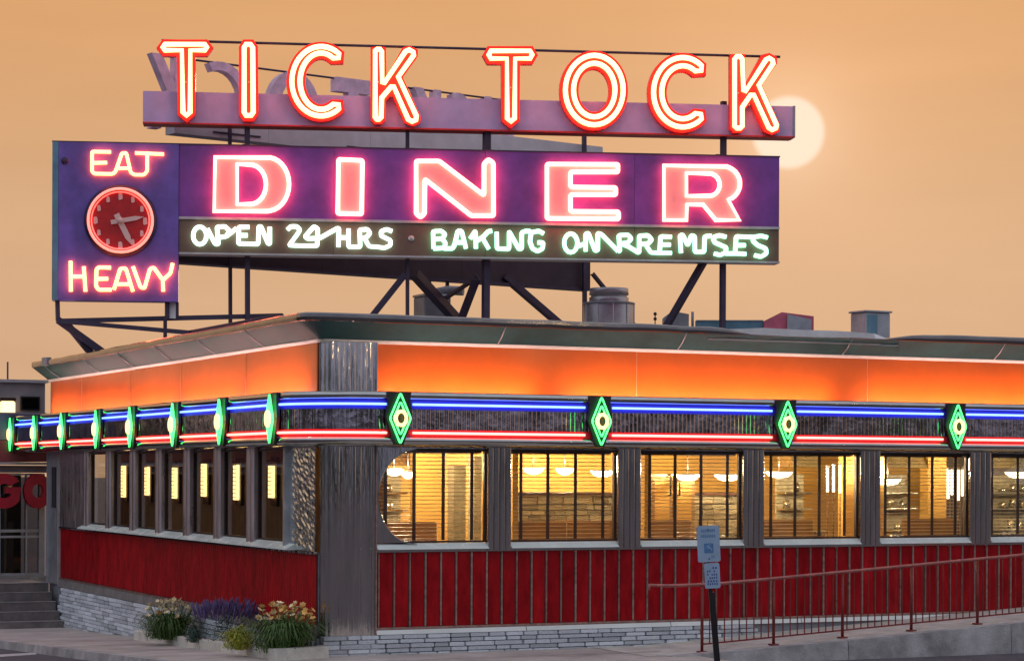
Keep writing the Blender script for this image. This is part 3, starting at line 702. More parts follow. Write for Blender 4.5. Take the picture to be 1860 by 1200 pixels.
# booths and tables before the partition (tops show through the blinds)
def booth(px_, Y, lab):
    X = ony(px_, 960, Y).x; t = thing('booth_seat', (X, Y, ZF), lab, 'booth', 'tan booths behind the windows')
    mb = MB().bevbox(X-.55, X+.55, Y-.25, Y+.25, ZF+.1, ZF+.48, .03); mk('seat', mb, M['booth'], t)
    mb = MB().bevbox(X-.55, X+.55, Y+.17, Y+.3, ZF+.485, ZF+1.22, .03); mk('backrest', mb, M['booth'], t)
    mb = MB().box(X-.5, X+.5, Y-.2, Y+.2, ZF, ZF+.1); mk('base', mb, M['bark'], t)
for px_, Y, l in ((985, 2.2, 'tan booth seen at the left of the second right-hand window'), (1072, 2.4, 'tan booth seen at the right of the second right-hand window'), (1215, 2.3, 'tan booth below the door handles in the third right-hand window'),
                  (1440, 2.3, 'tan booth low in the fourth right-hand window'), (1700, 2.3, 'tan booth low in the fifth right-hand window'), (745, 2.2, 'tan booth low in the round-cornered window')): booth(px_, Y, l)
# glazed double door with pull handles (third window)
X0, X1 = ony(1183, 900, 4.4).x, ony(1262, 900, 4.4).x
dd = thing('double_door', ((X0+X1)/2, 3.3, ZF), 'amber glazed double door with dark pull handles in the third right-hand window', 'door')
Y = 3.3; X0, X1 = ony(1183, 900, Y).x, ony(1262, 900, Y).x; mid = (X0+X1)/2
for a, b, hx in ((X0, mid-.005, mid-.09), (mid+.005, X1, mid+.09)):
    lf = mk('door_leaf', MB().box(a, b, Y, Y+.05, ZF, 2.62), M['booth'], dd)
    mk('glass_panel', MB().box(a+.07, b-.07, Y-.006, Y-.001, ZF+.3, 2.5), M['wall_in'], lf)
    mk('handle', MB().tube([(hx, Y-.01, 2.25),(hx, Y-.07, 2.25),(hx, Y-.07, 2.6-.0),(hx, Y-.01, 2.6)], .016, 6), M['handle'], lf)
# kitchen counter, shelves and hood seen in the fourth and fifth windows and at the left of the first
def kitchen(pxa, pxb, Y, lab, name='kitchen_counter'):
    A, B = ony(pxa, 900, Y).x, ony(pxb, 900, Y).x; t = thing(name, ((A+B)/2, Y, ZF), lab, 'counter', 'stainless kitchen counters')
    mk('counter_body', MB().bevbox(A, B, Y, Y+.7, ZF, ZF+.92, .02), M['counter'], t); mk('worktop', MB().bevbox(A-.03, B+.03, Y-.04, Y+.72, ZF+.922, ZF+.97, .01), M['counter'], t)
    mk('back_panel', MB().box(A, B, Y+.72, Y+.76, ZF+.3, 2.62), M['tile_in'], t)
    for z in (1.95, 2.25): mk('shelf', MB().bevbox(A, B, Y+.4, Y+.7, z, z+.035, .008), M['counter'], t)
    mk('hood', MB().add([(A,Y+.1,2.75),(B,Y+.1,2.75),(B,Y+.7,2.75),(A,Y+.7,2.75),(A,Y+.35,3.1),(B,Y+.35,3.1),(B,Y+.7,3.1),(A,Y+.7,3.1)], [(0,3,2,1),(4,5,6,7),(0,1,5,4),(1,2,6,5),(2,3,7,6),(3,0,4,7)]), M['counter'], t)
    rnd = random.Random(int(pxa)); x = A+.1
    while x < B-.1:
        for z in (1.985, 2.285, ZF+.975):
            if rnd.random() < .7:
                r = rnd.uniform(.05, .09); h = rnd.uniform(.08, .2); mk('pot', MB().lathe([(0,0),(r,0),(r*1.05,h),(r*.6,h*1.02),(0,h*1.02)], (x, Y+.53 if z < 2.3 and z > 1.8 else Y+.3, z), 12), M['counter'], t)
        x += rnd.uniform(.2, .34)
kitchen(1448, 1498, 4.2, 'stainless kitchen counter and shelves of pots in the fourth right-hand window'); kitchen(1622, 1690, 4.2, 'stainless kitchen counter and shelves of pots in the fifth right-hand window'); kitchen(696, 757, 4.6, 'stainless kitchen counter and shelves of pots in the round-cornered window'); kitchen(1800, 1900, 4.0, 'stainless kitchen counter at the right edge of the photo')
for px_, wpx, Y, zt in ((778, 46, 4.4, 3.34), (835, 22, 3.4, 2.75), (868, 14, 3.0, 2.9), (1545, 16, 3.0, 3.34), (1664+38, 34, 4.5, 3.34), (1604, 10, 2.5, 3.34), (936, 10, 1.4, 3.34), (1175, 8, 1.5, 3.34)):
    A, B = ony(px_-wpx/2, 900, Y).x, ony(px_+wpx/2, 900, Y).x
    box('interior_pier', A, B, Y, Y+.25, ZF, zt, M['wall_in'] if wpx not in (22, 14) else M['tile_in'], diner)
# lit pendant bowls
def pendant(px_, py_, Y, wpx, lab):
    c = ony(px_, py_, Y); D = (c-CAM).dot(FWD); r = wpx/2*D/F; t = thing('pendant_lamp', c, lab, 'pendant lamp', 'lit bowl pendants in the dining room')
    mk('bowl', MB().lathe([(r,.055),(r*.93,.02),(r*.7,-.03),(r*.35,-.058),(0,-.066)], c, 20), NEON['lamp'], t)
    mk('rod', MB().tube([c+Vector((0,0,-.05)), Vector((c.x,c.y,ZC))], .008, 6), M['handle'], t); mk('rim', MB().lathe([(r*1.0,.05),(r*1.04,.056),(r*1.0,.064)], c, 20), M['sign_trim'], t)
    l = bpy.data.lights.new('pendant_light', 'POINT'); l.energy = 250; l.color = (1, .84, .56); l.shadow_soft_size = .12
    lo = bpy.data.objects.new('pendant_light', l); COL.objects.link(lo); lo.parent = t; lo.location = (0, 0, .14)
for a in ((969, 855, 5.0, 40, 'lit white pendant bowl at the left of the second right-hand window'), (1026, 856, 5.0, 34, 'lit white pendant bowl in the middle of the second right-hand window'), (1094, 860, 4.0, 44, 'lit white pendant bowl at the right of the second right-hand window'),
          (1249, 867, 3.0, 46, 'lit white pendant bowl right of the door handles in the third right-hand window'), (1322, 867, 2.6, 50, 'lit white pendant bowl at the right of the third right-hand window'), (1415, 862, 3.0, 50, 'lit white pendant bowl at the left of the fourth right-hand window'),
          (716, 857, 3.0, 36, 'lit white pendant bowl at the left of the round-cornered window'), (741, 862, 2.4, 28, 'smaller lit pendant bowl beside the first tape of the round-cornered window'), (1612, 875, 2.4, 50, 'lit white pendant bowl at the left of the fifth right-hand window'), (1850, 862, 2.8, 50, 'lit pendant bowl at the right edge of the photo')): pendant(*a)
# glowing strips added for white tube reflections (fourth and fifth windows)
for px_, y0_, y1_, lab in ((1503, 850, 893, 'narrow glowing reflection strip, left one of three in the fourth right-hand window'), (1514, 847, 893, 'middle glowing reflection strip in the fourth right-hand window'), (1526, 845, 895, 'glowing reflection strip, right one of three in the fourth right-hand window'),
                           (1722, 853, 905, 'narrow glowing reflection strip, left one of four in the fifth right-hand window'), (1729, 853, 898, 'second glowing reflection strip in the fifth right-hand window'), (1741, 853, 908, 'third glowing reflection strip in the fifth right-hand window'), (1748, 853, 900, 'rightmost glowing reflection strip of the fifth right-hand window')):
    Y = 2.6; a, b = ony(px_, y0_, Y), ony(px_, y1_, Y); t = thing('reflection_strip', b, lab, 'reflection strip', 'tall glowing strips for white reflections in the windows')
    mk('reflection_tube', MB().tube([a, b], .022, 8), NEON['lamp'], t); mk('cap', MB().tube([a, a+Vector((0,0,.05))], .028, 8), M['sign_trim'], t); mk('rod', MB().tube([b, Vector((b.x, b.y, ZF))], .012, 6), M['bark'], t)
# tall sconces on the added dark wall behind the left-hand windows
for k, (px_, lab) in enumerate(((225, 'tall lit amber sconce in the left-hand window nearest the far end'), (268, 'tall lit amber sconce, second from the far end of the left-hand windows'), (318, 'tall lit amber sconce, third from the far end of the left-hand windows'), (371, 'tall lit amber sconce, fourth from the far end of the left-hand windows'),
                   (430, 'tall lit amber sconce, second from the crinkled corner panel'), (494, 'tall lit amber sconce nearest the crinkled corner panel'))):
    q = onleft(px_, 874, -1.22); Y = q.y; t = thing('wall_sconce', (1.30, Y, 2.2), lab, 'wall lamp', 'tall lit sconces behind the left-hand windows')
    mk('lit_shade', MB().bevbox(1.18, 1.24, Y-.10, Y+.10, q.z-.33+.05*(k % 2), q.z+.33-.03*(k % 3), .012), NEON['sconce'], t); mk('back_plate', MB().box(1.245, 1.298, Y-.16, Y+.16, q.z-.42, q.z+.42), M['bark'], t)
    mk('cap', MB().bevbox(1.16, 1.26, Y-.12, Y+.12, q.z+.332, q.z+.37, .01), M['handle'], t)
    for j in range(9): mk('louvre', MB().box(1.172, 1.179, Y-.105, Y+.105, q.z-.29+.072*j, q.z-.278+.072*j), M['bark'], t)

# ================================================================== ROOFTOP SIGN
SA = radians(-25.15+6.7); SS = Vector((cos(SA), sin(SA), 0)); SN = Vector((sin(SA), -cos(SA), 0)); P0 = Vector((-.985, 12.393, 0))
def sgn(px_, py_, off=0): return onplane(px_, py_, P0, SN) + SN*off
def sgl(s_, z, off=0): return P0 + SS*s_ + SN*off + UP*z
RA = radians(-25.15+37); RS = Vector((cos(RA), sin(RA), 0)); RN = Vector((sin(RA), -cos(RA), 0)); P1 = sgn(330, 440) - RN*.9; P1.z = 0
def rer(px_, py_, off=0): return onplane(px_, py_, P1, RN) + RN*off
def rel(s_, z, off=0): return P1 + RS*s_ + RN*off + UP*z
def slab(mb, f, s0, s1, z0, z1, o0, o1):
    vs = [f(s_, z, o) for o in (o0, o1) for s_, z in ((s0,z0),(s1,z0),(s1,z1),(s0,z1))]
    return mb.add(vs, [(0,1,2,3),(7,6,5,4),(0,4,5,1),(1,5,6,2),(2,6,7,3),(3,7,4,0)])
sign = thing('rooftop_sign', sgl(7, 6.9), 'blue rooftop sign with red neon TICK TOCK over DINER', 'neon sign')
bp_ = [2.43, 5.45, 8.45, 11.45, 14.41]
for a, b in zip(bp_, bp_[1:]):
    mk('sign_panel', slab(MB(), sgl, a+.003, b-.003, 7.58, 9.0, -.42, 0), M['sign_purple'], sign)
    mk('text_panel', slab(MB(), sgl, a+.003, b-.003, 6.90, 7.56, -.42, -.01), M['sign_brown'], sign)
mk('divider_strip', slab(MB(), sgl, 2.43, 14.41, 7.545, 7.595, .003, .035), M['sign_trim'], sign)
mk('bottom_strip', slab(MB(), sgl, 2.43, 14.42, 6.865, 6.90, -.43, .02), M['sign_trim'], sign); mk('top_strip', slab(MB(), sgl, -.01, 14.42, 9.0, 9.025, -.43, .015), M['frame'], sign)
mk('clock_panel', slab(MB(), sgl, .12, 2.425, 5.93, 8.998, -.36, .05), M['sign_blue'], sign, label='tall blue panel with EAT, clock and HEAVY'); mk('edge_trim', slab(MB(), sgl, .0, .115, 5.93, 8.998, -.36, .055), M['teal'], sign)
mk('upper_beam', slab(MB(), sgl, 1.72, 14.72, 9.44, 10.06, -.55, -.16), M['beam'], sign, label='lavender box beam behind the TICK TOCK letters'); mk('beam_flange', slab(MB(), sgl, 1.72, 14.74, 9.42, 9.45, -.57, -.12), M['letter_red'], sign)
mk('beam_end_cap', slab(MB(), sgl, 14.725, 14.77, 9.43, 10.07, -.56, -.15), M['hvac'], sign)
mk('letter_rail', MB().tube([sgn(293, 72, -.1), sgn(1419, 102, -.1)], .026, 6), M['frame'], sign)
def tloop(pts, f, off, r, closed=True): return MB().tube([f(p[0], p[1], off) for p in pts], r, 8, closed=closed)
def ctube(cx, cy, ro, ri, a):
    o = ell(cx, cy, ro[0], ro[1], a, 360-a, 30); i_ = ell(cx, cy, ri[0], ri[1], 360-a-3, a+3, 30)
    def cap(p, q, ang):
        mx = ((p[0]+q[0])/2, (p[1]+q[1])/2); rr = sqrt((p[0]-q[0])**2+(p[1]-q[1])**2)/2; d = (-sin(ang), cos(ang))
        return (mx[0]+d[0]*rr*.9, mx[1]+d[1]*rr*.9)
    return o + [cap(o[-1], i_[0], radians(360-a))] + i_ + [(( i_[-1][0]+o[0][0])/2 + sin(radians(a))*6, (i_[-1][1]+o[0][1])/2 - cos(radians(a))*6)]
T1 = [(300,82),(372,82),(376,87.5),(372,93),(346,93),(345.5,205),(339,211),(332.5,205),(330.5,93),(300,93),(296,87.5)]
I1 = [(443.5,88),(447,82),(455,82),(459,88),(460,205),(456,211),(447,211),(443.5,205)]
C1 = ctube(583, 149, (53, 63), (38, 51), 52)
K1 = [(681,94),(685,91),(690,91),(693,95),(694,151),(698,152),(736,95),(743,92),(750,96),(751,102),(723,141),(756,212),(755,219),(748,222),(741,218),(715,159),(710,159),(693,179),(692,214),(688,218),(684,218),(681,214)]
T2 = [(891,94),(962,94),(966,101),(962,108),(935,108),(934,216),(927.5,222),(920.5,216),(920,108),(891,108),(887,101)]
O2a, O2b = ell(1078.5, 165, 52.5, 63, n=36), ell(1078.5, 165, 37.5, 48.5, n=36)
C2 = ctube(1239, 169, (53, 63), (38, 48), 50)
K2 = [(1333,109),(1337,104),(1343,104),(1347,109),(1349,165),(1353,167),(1390,110),(1396,107),(1402,111),(1403,117),(1377,156),(1409,228),(1408,234),(1401,237),(1395,233),(1368,174),(1362,174),(1347,196),(1347,230),(1343,234),(1337,234),(1333,230)]
def sletter(ch, loops, grow_px, depth, tube_r, neon, face, back, f, off, parent, holes=None, lift=.05, body_loops=None):
    L = mk('sign_letter', MB().plate(body_loops or ([grow(loops[0], grow_px)] + [grow(h, -grow_px) for h in loops[1:]]), lambda q: f(q[0], q[1], off), lambda q: f(q[0], q[1], off-depth)), face, parent, label='neon letter %s' % ch)
    for lp in loops: mk('neon_tube', tloop(lp, f, off+lift, tube_r), neon, L)
    return L
K1b = [(673.5,86),(701,86),(702,139),(731,87),(745,84),(759,91),(759,103),(731.5,141),(764,213),(763,224),(750,230),(735,224),(712,172),(700,184),(700,219),(694,226),(680,226),(673.5,219)]
K2b = [(x_+652, y_+13+(y_-84)*.02) for x_, y_ in K1b]
for ch, lp in (('T, first of TICK', [T1]), ('I of TICK', [I1]), ('C of TICK', [C1]), ('K of TICK', [K1]), ('T, first of TOCK', [T2]), ('O of TOCK', [O2a, O2b]), ('C of TOCK', [C2]), ('K of TOCK', [K2])):
    sletter(ch, lp, 9.5, .16, .050, NEON['tick'], M['letter_red'], None, sgn, .02, sign, body_loops={'K of TICK': [K1b], 'K of TOCK': [K2b]}.get(ch))
Dp = [(391,287),(488,288)] + ell(486, 336, 39, 48.5, -84, 84, 14) + [(486,385),(389,385)]
Dp = fillet(Dp[:2], 0, False) + Dp[2:]
Di = [(431,300),(457,301)] + ell(455, 336.5, 28, 35.5, -80, 80, 12) + [(455,372),(431,372)]
Ip = fillet([(614.5,291),(658,293),(656.5,390),(613,389)], 3)
Np = fillet([(755,294),(797,294),(878,356),(878,299),(886,291),(895,297),(895.5,393),(855,393),(771,327),(770.5,389),(763,396),(755,389)], 3)
Ep = fillet([(992,299.5),(1121,300),(1121,314),(1035,314),(1035,341),(1117,342),(1117,355),(1035,355),(1035,385),(1122,386),(1122,399),(992,398)], 3)
Rp = [(1204,302),(1318,304)] + ell(1312, 335, 30, 31, -70, 60, 10) + [(1321,364),(1341,401),(1298,401),(1275,373),(1246,373),(1245,401),(1204,401)]
Ri = [(1245,316),(1288,317)] + ell(1287, 337, 18, 20, -75, 75, 8) + [(1286,357),(1245,357)]
for ch, lp in (('D of DINER', [Dp, Di]), ('I of DINER', [Ip]), ('N of DINER', [Np]), ('E of DINER', [Ep]), ('R of DINER', [Rp, Ri])):
    sletter(ch, lp, 0.01, .045, .045, NEON['diner'], M['letter_white'], None, sgn, .05, sign, lift=.06)
def word(name, lab, strokes, neon, r, off, sm=1):
    mb = MB()
    for st in strokes:
        cl = st[0] == 'c'; pts = st[1:] if cl else st
        if sm and not cl and len(pts) > 2: pts = fillet(pts, 2.6, False, 3)
        mb.tube([sgn(p[0], p[1], off) for p in pts], r, 8, closed=cl)
    return mk(name, mb, neon, sign, label=lab)
word('neon_word', 'neon word EAT', [[(202,277.5),(168,277),(168,297),(168,313),(172,317),(205,317.5),(210,314),(214,303),(222,280),(230,279.5),(238,315),(245,319),(262,319),(268,312),(268,283)], [(168,297.5),(195,297)], [(212,307.5),(236,307)], [(246,279.5),(298,281.7)]], NEON['eat'], .033, .11)
word('neon_word', 'neon word HEAVY', [[(129,475),(129.5,530)], [(153,485),(156,530)], [(129,503),(155,503)], [(202,487),(180,486.5),(176,490),(175,520),(180,527),(203,527)], [(176,507.5),(197,507)], [(207.5,527),(219,489),(229,488),(242,530)], [(212,517),(237,517)],
     [(242,485),(256,523),(263,524),(273,489)], [(273,489),(280,487),(295,508)], [(314,479),(310,497),(296,510),(297,530)]], NEON['eat'], .036, .11)
word('neon_word', 'neon word OPEN', [['c'] + ell(363, 428.5, 12, 16, n=16), [(377,416),(391,444),(397,444),(394,413),(409,412),(417,420),(411,430),(397,432)], [(411,430),(430,415)], [(453,413),(434,413),(433,443),(469,444),(470,412),(474,412),(487,443),(490,443),(490,413)], [(433,428),(450,428)]], NEON['white'], .042, .06)
word('neon_word', 'neon numeral 24', [[(522,418),(528,412),(539,412),(545,418),(540,426),(525,446),(550,447),(576,447),(577,416),(570,412),(554,430),(558,434),(581,433),(611,416)]], NEON['white'], .042, .06)
word('neon_word', 'neon word HRS', [[(611,416),(615.5,415),(614.5,449)], [(615,432),(633,432)], [(633,416),(633,449),(654,449),(653,418),(667,417),(672,424),(665,432),(656,433)], [(662,433),(670,448),(685,449),(698,451),(709,446),(709,437),(692,429),(691.5,421),(702,417),(712,421)]], NEON['white'], .042, .06)
word('neon_word', 'neon word BAKING', [[(787,452),(786,421),(801,420),(808.5,426),(803,434),(789,435)], [(803,435),(809,442),(806,451),(787,452)], [(806,452),(821.6,452),(825,446),(831,420),(838,420),(846,452)], [(826,441),(842,441)], [(853.6,434),(863,420),(864,452)], [(893,420),(886,421),(878,430),(866,438)], [(876,433),(887.5,453)],
     [(901.6,422),(902,452),(924,453),(924,421),(942,453),(947,452),(947,423),(955,420),(963,421)], [(987,425),(978,420),(964,423),(962,440),(966.5,452),(976,457),(985,452),(986,441),(976,441)]], NEON['mint'], .043, .06)
word('neon_word', 'neon word ON', [['c'] + ell(1036, 442, 12, 17, n=16), [(1049,448),(1059,444)], [(1063,457),(1063,425),(1068,424),(1080,456),(1085,455),(1085,424),(1091.5,426),(1122,457)]], NEON['mint'], .043, .06)
word('neon_word', 'neon word PREMISES', [[(1122,457),(1125,456),(1123,428),(1140,427),(1146,434),(1140,441),(1127,443),(1140,448),(1158,459),(1160,458),(1160,429),(1176,428),(1183,436),(1176,443),(1163,444)], [(1172,445),(1181,459),(1194,460),(1219,460)], [(1219,431),(1199,430),(1197,460)], [(1198,445),(1217,445)],
     [(1236,460),(1234,428),(1239,427),(1248,446),(1255,428),(1261,430),(1261,458),(1278,458),(1279,430),(1291,429)], [(1318,431),(1305,428),(1293.5,432),(1297,441),(1318,450),(1317,459),(1307,464),(1296,461)], [(1317,461),(1334,461)], [(1368,431),(1354.5,431),(1336,430),(1334,461),(1354,462)], [(1335,446),(1353,446)],
     [(1393,432),(1381.6,429),(1368,431),(1366,438),(1375,446),(1390,452),(1391,461),(1381,467),(1369,464)]], NEON['mint'], .043, .06)
c = sgn(747, 433, .0); mk('unlit_stud', MB().lathe([(.06,0),(.055,.03),(0,.04)], c, 14, SN), M['sign_trim'], sign); c = sgn(99+5, 293, .055); mk('unlit_stud', MB().lathe([(.075,0),(.06,.02),(0,.03)], sgn(118, 293, .05), 14, SN), M['clock_rim'], sign)
mb = MB()   # standoffs that carry the tubes
for px_, py_ in ((338,150),(452,150),(687,150),(927,160),(1340,170),(392,330),(614,340),(755,330),(992,350),(1204,350)): mb.tube([sgn(px_, py_, .0), sgn(px_, py_, .09)], .012, 6)
mk('tube_standoffs', mb, M['sign_trim'], sign, kind='stuff')
# clock
cc = sgn(219.5, 402, .05); cz = lambda r, a, o: cc + (SS*sin(a) + UP*cos(a))*r + SN*o
clock = thing('sign_clock', cc, 'round red neon-rimmed clock between EAT and HEAVY on the rooftop sign', 'clock')
mk('case', MB().lathe([(.70,0),(.70,.05),(.66,.10),(.60,.11),(.60,.06)], cc, 40, SN), M['clock_rim'], clock); mk('face', MB().lathe([(.62,.04),(0,.041)], cc, 40, SN, smooth=False), M['clock_face'], clock)
mk('neon_ring', MB().tube([cz(.615, 2*pi*i/48, .115) for i in range(48)], .028, 8, closed=True), NEON['clock'], clock)
mk('inner_neon_ring', MB().tube([cz(.555, 2*pi*i/48, .085) for i in range(48)], .014, 8, closed=True), NEON['clock2'], clock)
for i in range(12):
    a = 2*pi*i/12; w = .062 if i % 3 else .075; mb = MB(); q = [(w*.55*sx, w*sz) for sx, sz in ((-1,-.8),(-.3,-1),(1,-.7),(.8,.6),(.2,1),(-1,.8))]
    ctr = cz(.475, a, 0); mb.plate([q], lambda p_: ctr + SS*p_[0] + UP*p_[1] + SN*.058, lambda p_: ctr + SS*p_[0] + UP*p_[1] + SN*.045); mk('hour_mark', mb, M['clock_mark'], clock)
def hand(tipx, tipy, tailx, taily, w, name):
    a, b = sgn(tailx, taily, .125), sgn(tipx, tipy, .125); d = (b-a).normalized(); x_ = d.cross(SN)
    mb = MB(); pts = [a+x_*w*.5, a-x_*w*.5, a.lerp(b,.75)-x_*w*.5, b, a.lerp(b,.75)+x_*w*.5]
    mb.add(pts + [p_-SN*.012 for p_ in pts], [(0,1,2,3,4),(9,8,7,6,5)]+[(i,(i+1)%5,5+(i+1)%5,5+i) for i in range(5)]); mk(name, mb, M['clock_mark'], clock)
hand(262, 395, 202, 405, .085, 'minute_hand'); hand(240, 446, 212, 390, .11, 'hour_hand'); mk('hub', MB().lathe([(.06,.11),(.06,.14),(0,.145)], cc, 14, SN), M['clock_mark'], clock)

# rear face of the sign, seen from behind
rear = thing('rear_sign_face', rel(5, 6.85), 'dark back of second sign face receding behind the DINER board', 'sign back')
for a, b in zip([.15, 3.8, 7.4], [3.795, 7.395, 11.0]): mk('back_panel', slab(MB(), rel, a, b, 6.83, 9.0, -.3, 0), M['dark_back'], rear)
mk('bottom_angle', slab(MB(), rel, .12, 11.02, 6.78, 6.83, -.32, .06), M['frame'], rear)
for a, b in zip([(rer(318, 200)-P1).dot(RS), 2.5, 5.0, 8.2], [2.495, 4.995, 8.195, 11.37]): mk('beam_section', slab(MB(), rel, a, b, 9.37, 10.1, -.4, -.02), M['beam2'], rear)
for a, b in ((1.2, 2.3), (4.4, 5.5), (7.1, 8.3), (9.6, 10.6)): mk('beam_slot', slab(MB(), rel, a, b, 9.46, 9.49, -.018, .006), M['frame'], rear)
mk('letter_rail', MB().tube([rel(.4, 10.98, -.52), rel(9.2, 10.98, -.52)], .022, 6), M['frame'], rear)
def rplate(lab, pts, holes=()):
    mk('rear_letter', MB().plate([pts] + list(holes), lambda q: rel(q[0], q[1], -.42), lambda q: rel(q[0], q[1], -.64)), M['rear_letter'], rear, label='back of letter %s on the rear sign face' % lab)
def rl(s0, s1): return lambda u, v: (s0+(s1-s0)*u, 9.5+1.5*v)
def revK(s0, s1, lab): g = rl(s0, s1); rplate(lab, [g(*q) for q in ((1,0),(1,1),(.74,1),(.74,.62),(.28,1),(-.08,1),(.46,.52),(-.08,0),(.25,0),(.62,.38),(.74,.46),(.74,0))])
def revC(s0, s1, lab):
    g = rl(s0, s1); o = [(.36+.64*cos(radians(a)), .5+.5*sin(radians(a))) for a in range(-112, 113, 14)]; i_ = [(.36+.44*cos(radians(a)), .5+.38*sin(radians(a))) for a in range(112, -113, -14)]; rplate(lab, [g(*q) for q in o+i_])
def revO(s0, s1, lab): g = rl(s0, s1); rplate(lab, [g(*q) for q in ell(.5,.5,.5,.5,n=28)], [[g(*q) for q in ell(.5,.5,.27,.33,n=28)]])
def revT(s0, s1, lab): g = rl(s0, s1); rplate(lab, [g(*q) for q in ((0,1),(0,.8),(.36,.8),(.36,0),(.64,0),(.64,.8),(1,.8),(1,1))])
def sx(px_): return (rer(px_, 120)-P1).dot(RS)
revK(sx(298), sx(350), 'K, first'); revC(sx(388), sx(474), 'C, first'); revO(sx(508), sx(600), 'O'); revT(sx(630), sx(694), 'T, first'); revK(sx(776), sx(822), 'K, second'); revC(sx(836), sx(884), 'C, second')
g = rl(sx(904), sx(914)); rplate('I', [g(0,0), g(0,1), g(1,1), g(1,0)]); revT(sx(930), sx(968), 'T, second')

# steel frame that carries both faces
fr = thing('steel_scaffold', (6, 9, 4.75), 'dark steel posts and braces that hold the rooftop sign', 'steel frame')
def post(x0_, y0_, x1_, y1_, w, plane='s', off=-.3, shape='bar', lean=0., name='post'):
    f = sgn if plane == 's' else rer
    a, b = f(x0_, y0_, off), f(x1_, y1_, off)
    if lean: b = CAM + (b-CAM)*(1+lean)
    d = b-a
    if d.z > 0: a, b, d = b, a, -d
    if b.z > 4.72: b = a + d*((a.z-4.72)/max(a.z-b.z, 1e-3)) if abs(d.z) > .05 else b
    mb = MB(); (mb.bar(a, b, w, w) if shape == 'bar' else mb.angle_iron(a, b, w)); mk(name, mb, M['frame'], fr)
post(449, 228, 449.5, 575, .085); post(742, 228, 742, 575, .06); post(887, 232, 885, 575, .13); post(1320, 180, 1318, 590, .10)
post(412, 225, 413, 575, .065, 'r', .12); post(1055, 240, 1056, 582, .085, 'r', .12); post(795, 500, 795, 560, .05, 'r'); post(827, 505, 826, 573, .065, 'r')
mb = MB()
for px_, py_ in ((449, 268), (745, 270), (887, 273), (1312, 283)): q = sgn(px_, py_, -.3); mb.box(q.x-.13, q.x+.13, q.y-.13, q.y+.13, 9.03, 9.06)
mk('base_flange', mb, M['frame'], fr, kind='stuff')
for a in ((742, 499, 684, 572, .12, 's', -.2, .0), (752, 500, 800, 552, .17, 's', -.3, .02), (868, 505, 842, 573, .20, 's', -.3, .01), (856, 512, 806, 545, .10, 's', -.3, .03), (912, 505, 998, 579, .14, 'r', .0, .0),
          (1074, 498, 1144, 584, .07, 'r', .0, .0), (1286, 476, 1221, 588, .17, 's', -.25, .01)): post(*a[:5], a[5], a[6], 'iron', a[7], name='brace')
# overhanging left end: hanger posts, truss chords and the strut down to the roof edge
def fb(pts, w, name='truss_chord'): mb = MB(); mb.bar(pts[0], pts[1], w, w); mk(name, mb, M['frame'], fr)
A_ = sgn(103, 545, -.15); B_ = sgn(104, 582, -.15); C_ = sgn(303, 548, -.15); D_ = sgn(303, 578, -.15)
fb((A_, B_), .075, 'hanger'); fb((C_, D_), .075, 'hanger'); fb((sgn(318, 460, -.3), sgn(318, 578, -.3)), .10, 'hanger')
mk('white_hanger_plate', slab(MB(), sgl, 2.24, 2.37, 5.62, 5.93, -.22, -.20), M['membrane'], fr)
fb((B_, deep(512, 573, 44.0)), .09); R1 = deep(345, 604, 41.5); fb((B_, R1), .085); fb((R1, deep(512, 573, 44.0)), .085); fb((sgn(104, 580, -.15), Vector((.3, 12.2, 4.72))), .14, 'strut')
S_ = onleft(165, 641, .2); fb((sgn(116, 582, -.2), S_), .13, 'strut'); fb((deep(300, 578, 43.2), deep(300, 700, 43.4)), .06, 'strut')

# ================================================================== ROOFTOP EQUIPMENT
def drop(px_, py_, D): return deep(px_, py_, D)
c = drop(1106, 560, 47); t = thing('exhaust_fan', (c.x, c.y, 4.75), 'large round galvanised exhaust fan standing behind the sign on the roof', 'roof fan')
zt = drop(1106, 524, 47).z; zm = drop(1106, 551, 47).z; zl = drop(1106, 584, 47).z; u_ = 47/F
mk('drum', MB().lathe([(46*u_,4.75-c.z),(46*u_,zm-c.z),(44*u_,zm-c.z+.02),(36*u_,zm-c.z+.02)], c, 32), M['galv'], t); mk('upper_drum', MB().lathe([(36*u_,zm-c.z),(36*u_,zm-c.z+.12),(33*u_,zm-c.z+.13),(33*u_,zm-c.z+.17),(36*u_,zm-c.z+.18),(35*u_,zt-c.z),(0,zt-c.z+.02)], c, 32), M['galv'], t)
mk('rim', MB().lathe([(46.5*u_,zm-c.z-.03),(48*u_,zm-c.z-.01),(46.5*u_,zm-c.z+.015)], c, 32), M['hvac'], t)
for k in range(10): a = 2*pi*k/10; mk('drum_seam', MB().tube([c+Vector((46.4*u_*cos(a),46.4*u_*sin(a),zl-c.z-.4)), c+Vector((46.4*u_*cos(a),46.4*u_*sin(a),zm-c.z-.03))], .012, 6), M['membrane'], t)
c = drop(785, 560, 46); w_ = 26*46/F; t = thing('roof_duct', (c.x, c.y, 4.75), 'squat grey sheet metal duct under the middle of the sign', 'duct')
zt = drop(785, 540, 46).z; mk('duct_body', MB().bevbox(c.x-w_, c.x+w_, c.y-w_, c.y+w_, 4.75, zt, .02), M['hvac'], t); mk('duct_cap', MB().bevbox(c.x-w_*1.06, c.x+w_*1.06, c.y-w_*1.06, c.y+w_*1.06, zt+.002, zt+.05, .012), M['galv'], t)
mk('elbow', MB().tube([(c.x+.1,c.y,zt+.02),(c.x+.14,c.y,zt+.12),(c.x+.35,c.y,zt+.16),(c.x+.62,c.y-.2,zt+.14)], .10, 10), M['hvac'], t)
